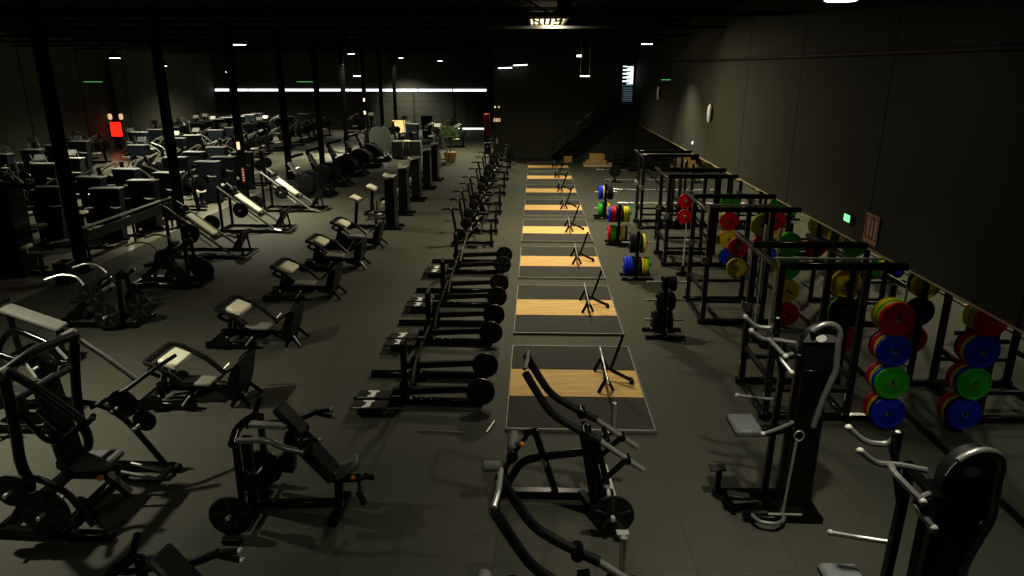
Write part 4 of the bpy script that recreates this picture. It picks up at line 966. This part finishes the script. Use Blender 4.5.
# ------------------------------------------------------------------ plate loaded rows on the left, decline bench, bin, rail
def chest_row(label):
    t = thing('chest_supported_row', label, 'plate loaded row machine', (0, 0, 0), 0, 'plate loaded row machines on the left')
    b = MB(); b.beam((-.9, -.3, .05), (.75, -.3, .05), .09, .08).beam((-.9, .3, .05), (.75, .3, .05), .09, .08).beam((-.85, -.35, .05), (-.85, .35, .05), .09, .08).beam((.7, -.35, .05), (.7, .35, .05), .09, .08).build('base_frame', BLACK, t)
    MB().beam((-.75, 0, .12), (.5, 0, 1.05), .14, .12).build('main_beam', BLACKM, t)
    MB().beam((.42, -.25, .06), (.4, -.12, 1.0), .07, .07, (0, 1, 0)).beam((.42, .25, .06), (.4, .12, 1.0), .07, .07, (0, 1, 0)).build('upright', BLACK, t)
    MB().pad((-.2, 0, .72), (.14, 0, .97), Y_, .3, .09, .03).build('chest_pad', PADD, t)
    MB().pad((-.62, 0, .45), (-.3, 0, .5), Y_, .32, .08, .03).beam((-.46, 0, .1), (-.46, 0, .42), .06, .06).build('seat', PADD, t)
    for s in (-1, 1):
        MB().tube([(.42, s*.42, .95), (0, s*.46, .7), (-.2, s*.42, .62)], .035, 8, .15).build('lever_arm', BLACK, t)
        MB().tube([(-.75, s*.4-.1, 1.0), (-.55, s*.4+.06, 1.06), (-.3, s*.36+.1, 1.0), (.0, s*.4, .72)], .022, 8, .1).build('handle', CHROME, t)
        MB().cyl((.3, s*.3, .3), (.3, s*.62, .3), .024).build('weight_horn', CHROME, t)
    MB().lathe((.16, -.2, .72), (.6, 0, .8), [(0, .1), (.03, .11), (.06, .1), (.1, .11), (.13, .1), (.16, .11)], 14).build('plate_sleeve', STEEL, t)
    return t
cr_ = None
for i, (x, y) in enumerate(((-8.25, 12.55), (-8.2, 15.1))):
    lab = 'plate loaded row machine with chrome handles left of the hip thrust row, %s' % ('nearer one' if i == 0 else 'farther one')
    if cr_ is None: cr_ = chest_row(lab); cr_.location = (x, y, 0)
    else: dup(cr_, (x, y, 0), 0, lab)
    for k, (dx, dy, z) in enumerate(((.3, -.5, .3), (.72, -.12, .36), (.3, .5, .3), (.1, -.52, .72))):
        set_plate((IRONB if k < 2 else IRONP).get(), (x+dx, y+dy, z), 'Y', 'black plate on the %s of the %s chest row machine' % (('near horn', 'front horn', 'far horn', 'upper lever')[k], 'nearer' if i == 0 else 'farther'), 'plates on the row machines')
    if i == 0:
        pass
dbm = thing('decline_bench', 'decline bench with a long pale pad behind the left edge press', 'bench', (-8.2, 10.5, 0))
MB().pad((-.42, 0, 1.0), (.5, 0, .66), Y_, .3, .08, .03).build('pad', PADG, dbm)
MB().beam((-.4, 0, .92), (.5, 0, .58), .07, .06).beam((-.3, 0, .05), (-.36, 0, .92), .07, .07, (0, 1, 0)).beam((.4, 0, .05), (.42, 0, .6), .07, .07, (0, 1, 0)).beam((-.5, 0, .05), (.6, 0, .05), .08, .07).beam((-.45, -.3, .04), (-.45, .3, .04), .08, .07).beam((.55, -.3, .04), (.55, .3, .04), .08, .07).build('frame', BLACK, dbm)
MB().roll((-.5, -.24, 1.08), (-.5, .24, 1.08), .05).beam((-.5, 0, 1.06), (-.36, 0, .9), .05, .05).build('leg_roller', RUB, dbm)
# second press at the very left edge, behind the first
def leg_press(label, x, y):
    t = thing('plate_press', label, 'plate loaded press', (x, y, 0))
    MB().beam((-.8, -.35, .05), (.7, -.35, .05), .09, .08).beam((-.8, .35, .05), (.7, .35, .05), .09, .08).beam((-.7, -.4, .05), (-.7, .4, .05), .09, .08).beam((.6, -.4, .05), (.6, .4, .05), .09, .08).build('base_frame', BLACK, t)
    for s in (-1, 1):
        MB().tube([(-.5, s*.35, .06), (-.4, s*.35, .9), (-.1, s*.35, 1.25), (.5, s*.3, 1.0)], .045, 10, .3).build('side_tube', BLACK, t)
        MB().tube([(.5, s*.3, 1.0), (.62, s*.32, .8)], .022, 8).build('grip', CHROME, t)
        MB().cyl((.1, s*.32, .62), (.1, s*.6, .62), .024).build('weight_horn', CHROME, t)
    MB().pad((-.25, 0, 1.05), (-.1, 0, .5), Y_, .34, .09, .03).build('backrest', PADD, t)
    MB().pad((-.1, 0, .42), (.32, 0, .46), Y_, .34, .08, .03).beam((.1, 0, .06), (.1, 0, .4), .08, .08).build('seat', PADD, t)
    for k, s in enumerate((-1, 1)): set_plate(IRONP.get(), (x+.1, y+s*.5, .62), 'Y', 'black plate on the %s horn of the left edge plate press' % (('near', 'far')[k]), 'plates on the left edge press')
leg_press('dark plate loaded press half cut off by the left edge below the decline bench', -7.2, 8.6)
# waste bin and safety rail by the first column
t = thing('waste_bin', 'small grey bin with a bright rim beside the nearest steel column', 'bin', (-10.72, 15.05, 0))
m = MB(); m.prism([(-.16, -.16, 0), (.16, -.16, 0), (.16, .16, 0), (-.16, .16, 0)], (0, 0, .5)); m.build('body', BLACKM, t)
MB().tube([(-.17, -.17, .51), (.17, -.17, .51), (.17, .17, .51), (-.17, .17, .51), (-.17, -.17, .51)], .015, 6, .02).build('rim', STEEL, t)
t = thing('safety_rail', 'long dark handrail beside the concrete aisle at the nearest column', 'railing', (-11.25, 18.9, 0))
MB().tube([(0, -2.2, .92), (0, 2.2, .92)], .035, 8).build('top_rail', STEEL, t)
MB().box(-.02, .02, -2.2, 2.2, .55, .8).build('panel', BLACKM, t)
for y in (-2.1, 0, 2.1): MB().beam((0, y, 0), (0, y, .92), .05, .05, (0, 1, 0)).build('post', BLACK, t)
# cable tower and bench at the far left edge
t = thing('cable_tower', 'tall dark cable tower at the left edge before the concrete', 'cable machine', (-12.55, 15.9, 0))
MB().box(-.4, .4, -.3, .3, .05, 2.15, .02).build('stack_shroud', BLACK, t); MB().box(-.25, .25, -.312, -.3, .3, 1.7, .003).build('stack_window', RIM, t)
MB().box(-.5, .55, -.4, -.3, 0, .06).box(-.5, .55, .3, .4, 0, .06).build('base', BLACK, t); MB().beam((.3, 0, 2.1), (.9, 0, 2.1), .08, .08).build('top_arm', BLACK, t)
MB().tube([(.6, -.35, 1.95), (.85, 0, 2.02), (.6, .35, 1.95)], .02, 8).build('pull_bar', CHROME, t)
t = thing('pulldown_seat', 'low pale edged seat in front of the left edge cable tower', 'seat', (-11.75, 15.75, 0))
MB().pad((-.3, 0, .5), (.25, 0, .5), Y_, .32, .07, .02).build('seat', PADG, t); MB().beam((0, 0, 0), (0, 0, .46), .07, .07, (0, 1, 0)).beam((-.35, 0, .04), (.35, 0, .04), .08, .07).build('post', BLACK, t)
MB().roll((-.3, -.2, .68), (-.3, .2, .68), .05).beam((-.3, 0, .45), (-.3, 0, .66), .04, .04).build('knee_roller', PADP, t)

# ------------------------------------------------------------------ the dim machine field on the left
def stack_machine(label):
    t = thing('weight_stack_machine', label, 'weight stack machine', (0, 0, 0), 0, 'weight stack machines on the left')
    m = MB(); m.prism([(-.3, .1, .08), (.3, .1, .08), (.4, .1, 1.5), (-.4, .1, 1.5)], (0, .32, 0)); m.build('shroud', NAVY, t)
    MB().box(-.42, .42, .08, .44, 1.5, 1.535).build('top_cap', PALE, t)
    MB().box(-.34, .34, -.7, -.62, 0, .06).box(-.34, .34, .36, .46, 0, .06).box(-.05, .05, -.7, .4, .01, .08).build('base_frame', BLACK, t)
    MB().lathe((0, -.42, .5), Z_, [(0, .15), (.03, .2), (.07, .2), (.09, .15)], 16).build('seat', PADP, t)
    MB().beam((0, -.42, .04), (0, -.42, .5), .08, .08, (0, 1, 0)).beam((0, -.1, .9), (0, .12, .9), .12, .3).build('seat_post', BLACK, t)
    MB().tube([(-.36, .1, 1.0), (-.4, -.3, 1.05), (-.34, -.42, 1.1)], .022, 8).tube([(.36, .1, 1.0), (.4, -.3, 1.05), (.34, -.42, 1.1)], .022, 8).build('handle', CHROME, t)
    return t
def lever_machine(label):
    t = thing('lever_machine', label, 'lever machine', (0, 0, 0), 0, 'lever machines on the left')
    MB().beam((-.6, -.3, .04), (.6, -.3, .04), .08, .07).beam((-.6, .3, .04), (.6, .3, .04), .08, .07).beam((-.55, -.35, .04), (-.55, .35, .04), .08, .07).beam((.5, 0, .05), (.35, 0, 1.45), .1, .1, (0, 1, 0)).build('frame', BLACK, t)
    MB().pad((-.1, 0, .5), (.26, 0, .52), Y_, .34, .08, .03).build('seat', PADP, t)
    MB().pad((.26, 0, .6), (.4, 0, 1.2), Y_, .34, .08, .03).build('backrest', PADD, t)
    for s in (-1, 1):
        MB().tube([(.36, s*.3, 1.45), (-.1, s*.36, 1.25), (-.3, s*.36, 1.0)], .03, 8, .15).build('lever_arm', STEEL, t)
        MB().lathe((.42, s*.42-.03, .9), Y_, [(0, .2), (.01, .22), (.05, .22), (.06, .2)], 18).build('disc', IRON, t)
    return t
def bar_machine(label):
    t = thing('cross_trainer', label, 'cross trainer', (0, 0, 0), 0, 'cross trainers on the left')
    MB().beam((0, -.8, .08), (0, .7, .08), .12, .1).beam((-.3, -.75, .04), (.3, -.75, .04), .08, .07).beam((-.3, .65, .04), (.3, .65, .04), .08, .07).build('frame', BLACK, t)
    MB().lathe((-.1, .5, .45), X_, [(0, .36), (.03, .4), (.17, .4), (.2, .36)], 22).build('drive_cover', NAVY, t)
    MB().beam((0, .3, .1), (0, .15, 1.35), .08, .1, (1, 0, 0)).build('mast', BLACK, t)
    MB().pad((-.2, .1, 1.42), (.2, .1, 1.42), (0, .5, .8), .26, .04).build('console', PALE, t)
    for s in (-1, 1):
        MB().tube([(s*.26, .35, .4), (s*.27, .2, 1.1), (s*.27, 0, 1.55)], .024, 8, .2).build('moving_handle', STEEL, t)
        MB().beam((s*.2, .4, .35), (s*.2, -.7, .2), .06, .06).pad((s*.2, -.35, .27), (s*.2, .02, .3), X_, .16, .03).build('pedal_arm', BLACKM, t)
    return t
protos = [None, None, None]; mk = [stack_machine, lever_machine, bar_machine]
nmx = ['weight stack machine', 'lever machine', 'cross trainer']
ROWS = [(-11.9, 18.9, 29.6, 1.5, 0), (-13.75, 19.2, 31.5, 1.75, 0), (-15.6, 20.5, 53, 1.65, 1), (-17.4, 22.5, 54, 1.6, 0), (-19.2, 24.8, 55, 1.85, 2), (-21.0, 27, 55, 1.65, 0), (-22.8, 29.5, 55, 1.7, 1), (-24.6, 32, 56, 1.9, 2)]
RN = ['first row left of the columns', 'second row left of the columns', 'third row left of the columns', 'fourth row left of the columns', 'fourth row before the left wall', 'third row before the left wall', 'second row before the left wall', 'row along the left wall']
rnd = random.Random(3)
for ri, (x, y0, y1, st_, main) in enumerate(ROWS):
    y = y0; i = 0; cnt = 0
    while y < y1:
        k = main if (i % 3) else (main+ri+1) % 3
        if ri < 2: k = 0 if i % 4 != 3 else 1
        lab = 'dark %s, %s in the %s' % (nmx[k], ORD[i], RN[ri])
        loc = (x+rnd.uniform(-.15, .15), y+rnd.uniform(-.12, .12), -.004); rz = rnd.choice((0, 0, .12, -.1)) + (0 if ri % 2 == 0 else PI*(k == 1))
        dv = V(loc)-V((0, 0, CH)); sx = 512+FP*dv.dot(RT)/dv.dot(FW)
        if y > 27 and 102 < sx < 130: y += st_; i += 1; continue
        if protos[k] is None:
            protos[k] = mk[k](lab); protos[k].location = loc; protos[k].rotation_euler.z = rz
        else: dup(protos[k], loc, rz, lab)
        y += st_; i += 1
# red glowing sign and lamps at the left wall
t = thing('illuminated_sign', 'bright red glowing upright sign at the left wall', 'sign', Q(117, 128, 42.5))
MB().box(-.38, .25, -.06, .06, -.5, .35).build('panel', REDL, t); MB().box(-.42, .29, .06, .12, -.55, .4).build('backing', BLACK, t); MB().box(-.05, .05, .0, .1, -1.45, -.55).build('post', BLACK, t)
for px, w in ((110, 'left'), (121, 'right')):
    t = thing('wall_lamp', 'small warm lamp above the red sign, on the %s' % w, 'wall lamp', Q(px, 117, 42.7), 0, 'warm lamps over the red sign')
    MB().lathe((0, 0, -.16), Z_, [(0, .05), (.06, .12), (.3, .12), (.36, .05)], 10).build('shade', WARM2, t); MB().beam((0, 0, .2), (0, 0, .4), .03, .03).build('stem', BLACK, t)
tag(MB().box(-.12, .12, -.1, .1, -.004, 5.2).build('reflection', mat('dark_red_reflection', (.06, .012, .01), .6)), 'painted dark red vertical duct on the left wall above the red sign', 'reflection').location = (-25.85, 43.6, 0)  # dark red box standing in for the red sign's reflection

# ------------------------------------------------------------------ far centre: boxes, plant, glowing panel, frames
for i, (x, lab) in enumerate(((-7.53, 'left grey green upright box at the end of the machine row'), (-6.58, 'right grey green upright box at the end of the machine row'))):
    t = thing('upholstered_box', lab, 'box', (x, 38.8, 0), 0, 'grey green boxes at the far end')
    MB().box(-.34, .34, -.3, .3, .06, .95, .04).build('body', SAGE, t); MB().box(-.28, .28, -.25, .25, 0, .06).build('plinth', BLACK, t)
tag(MB().box(-7.18, -6.93, 38.75, 39.0, 0, .93, .02).build('post_box', PAL if False else TAN), 'narrow tan box squeezed between the two grey green boxes', 'box')
t = thing('screen_panel', 'tall grey green rounded screen left of the upright boxes', 'screen', (-9.0, 41.0, 0))
MB().prism([(-.62, 0, .1), (.62, 0, .1), (.64, 0, 1.15), (.4, 0, 1.5), (-.4, 0, 1.5), (-.64, 0, 1.15)], (0, .1, 0)).build('panel', SAGE, t); MB().box(-.6, -.5, -.25, .3, 0, .1).box(.5, .6, -.25, .3, 0, .1).build('foot', BLACK, t)
t = thing('lit_panel', 'warm yellow glowing panel among the far machines', 'light', Q(399, 128, 47))
MB().box(-.42, .42, -.03, .03, -.3, .5).build('panel', emit('lit_yellow', (1, .72, .3), .75), t); MB().box(-.46, .46, .03, .1, -.34, .54).build('backing', BLACK, t); MB().box(-.08, .08, .03, .09, -2.0 if False else -1.3, -.34).build('post', BLACK, t)
t = thing('potted_plant', 'leafy green indoor tree in a tan pot by the bright door gap', 'plant', (-4.5, 37.4, 0))
MB().lathe((0, 0, 0), Z_, [(0, .22), (.05, .26), (.5, .34), (.52, .3)], 18).build('pot', TERRA, t)
tr = MB(); tr.tube([(0, 0, .45), (.03, .02, .9), (0, 0, 1.3)], .03, 6)
for k in range(7):
    a = k*2*PI/7; tr.tube([(0, 0, 1.1), (.25*math.cos(a), .25*math.sin(a), 1.45+.06*(k % 3))], .014, 5)
tr.build('trunk', BARK, t)
lf = MB(); rl_ = random.Random(5)
for k in range(320):
    a = rl_.uniform(0, 2*PI); e = rl_.uniform(-.7, 1.2); r = rl_.uniform(.3, .62); c = V((r*math.cos(a)*math.cos(e)*.95, r*math.sin(a)*math.cos(e)*.95, 1.5+r*math.sin(e)*.75))
    d = V((rl_.uniform(-1, 1), rl_.uniform(-1, 1), rl_.uniform(-.9, .5))).normalized(); w = d.orthogonal().normalized()*.035
    L_ = rl_.uniform(.12, .2); lf.add([c, c+d*L_*.5+w, c+d*L_, c+d*L_*.5-w], [(0, 1, 2, 3)])
lf.build('foliage', LEAF, t, True)
for i, (x, y) in enumerate(((-4.9, 34.2), (-4.85, 36.3))):
    t = thing('step_frame', 'thin steel frame stand %s the potted tree' % ('two steps before' if i == 0 else 'right beside'), 'frame', (x, y, 0), 0, 'thin frames by the plant')
    f = MB()
    for xx in (-.3, .3): f.tube([(xx, -.25, 0), (xx, -.25, .8), (xx, .25, .8), (xx, .25, 0)], .022, 6, .06)
    f.tube([(-.3, -.25, .8), (.3, -.25, .8)], .022, 6).tube([(-.3, .25, .8), (.3, .25, .8)], .022, 6); f.build('frame', STEEL, t); MB().box(-.3, .3, -.25, .25, .25, .28).build('shelf', BLACKM, t)
# dark machines against the far shutters
for i, (x, y, k) in enumerate(((-9.6, 46.5, 1), (-8.2, 45.8, 2), (-6.9, 46.5, 1), (-7.6, 43.2, 0), (-6.0, 43.5, 2), (-5.0, 44.5, 1), (-9.3, 50.5, 2), (-7.8, 51, 0), (-6.2, 50.5, 1), (-12.6, 54.5, 2), (-14, 54.8, 1))):
    dup(protos[k], (x, y, 0), .3*(i % 3-1), 'dark %s, %s of the far shutter cluster' % (nmx[k], ORD[i]), 'machines before the far shutters')
# ------------------------------------------------------------------ world, camera, colour
w = bpy.data.worlds.new('night'); S.world = w; w.use_nodes = True
w.node_tree.nodes['Background'].inputs[0].default_value = (.6, .62, .5, 1); w.node_tree.nodes['Background'].inputs[1].default_value = .002
cd = bpy.data.cameras.new('camera'); cam = bpy.data.objects.new('camera', cd); COL.objects.link(cam)
cam.location = (0, 0, CH); cd.sensor_width = 36; cd.lens = 36*FP/1024; cd.clip_end = 200; cd.clip_start = .05
cam.rotation_euler = (PI/2-TH, 0, PS); S.camera = cam
S.view_settings.view_transform = 'Standard'; S.view_settings.look = 'Medium High Contrast'; S.view_settings.exposure = .12; S.view_settings.gamma = 1
dups = {k: v for k, v in LABELS.items() if v > 1}
if dups: print('DUPLICATE LABELS', dups)
for k in LABELS:
    if not 4 <= len(k.replace(',', ' ').split()) <= 16: print('LABEL LENGTH', k)
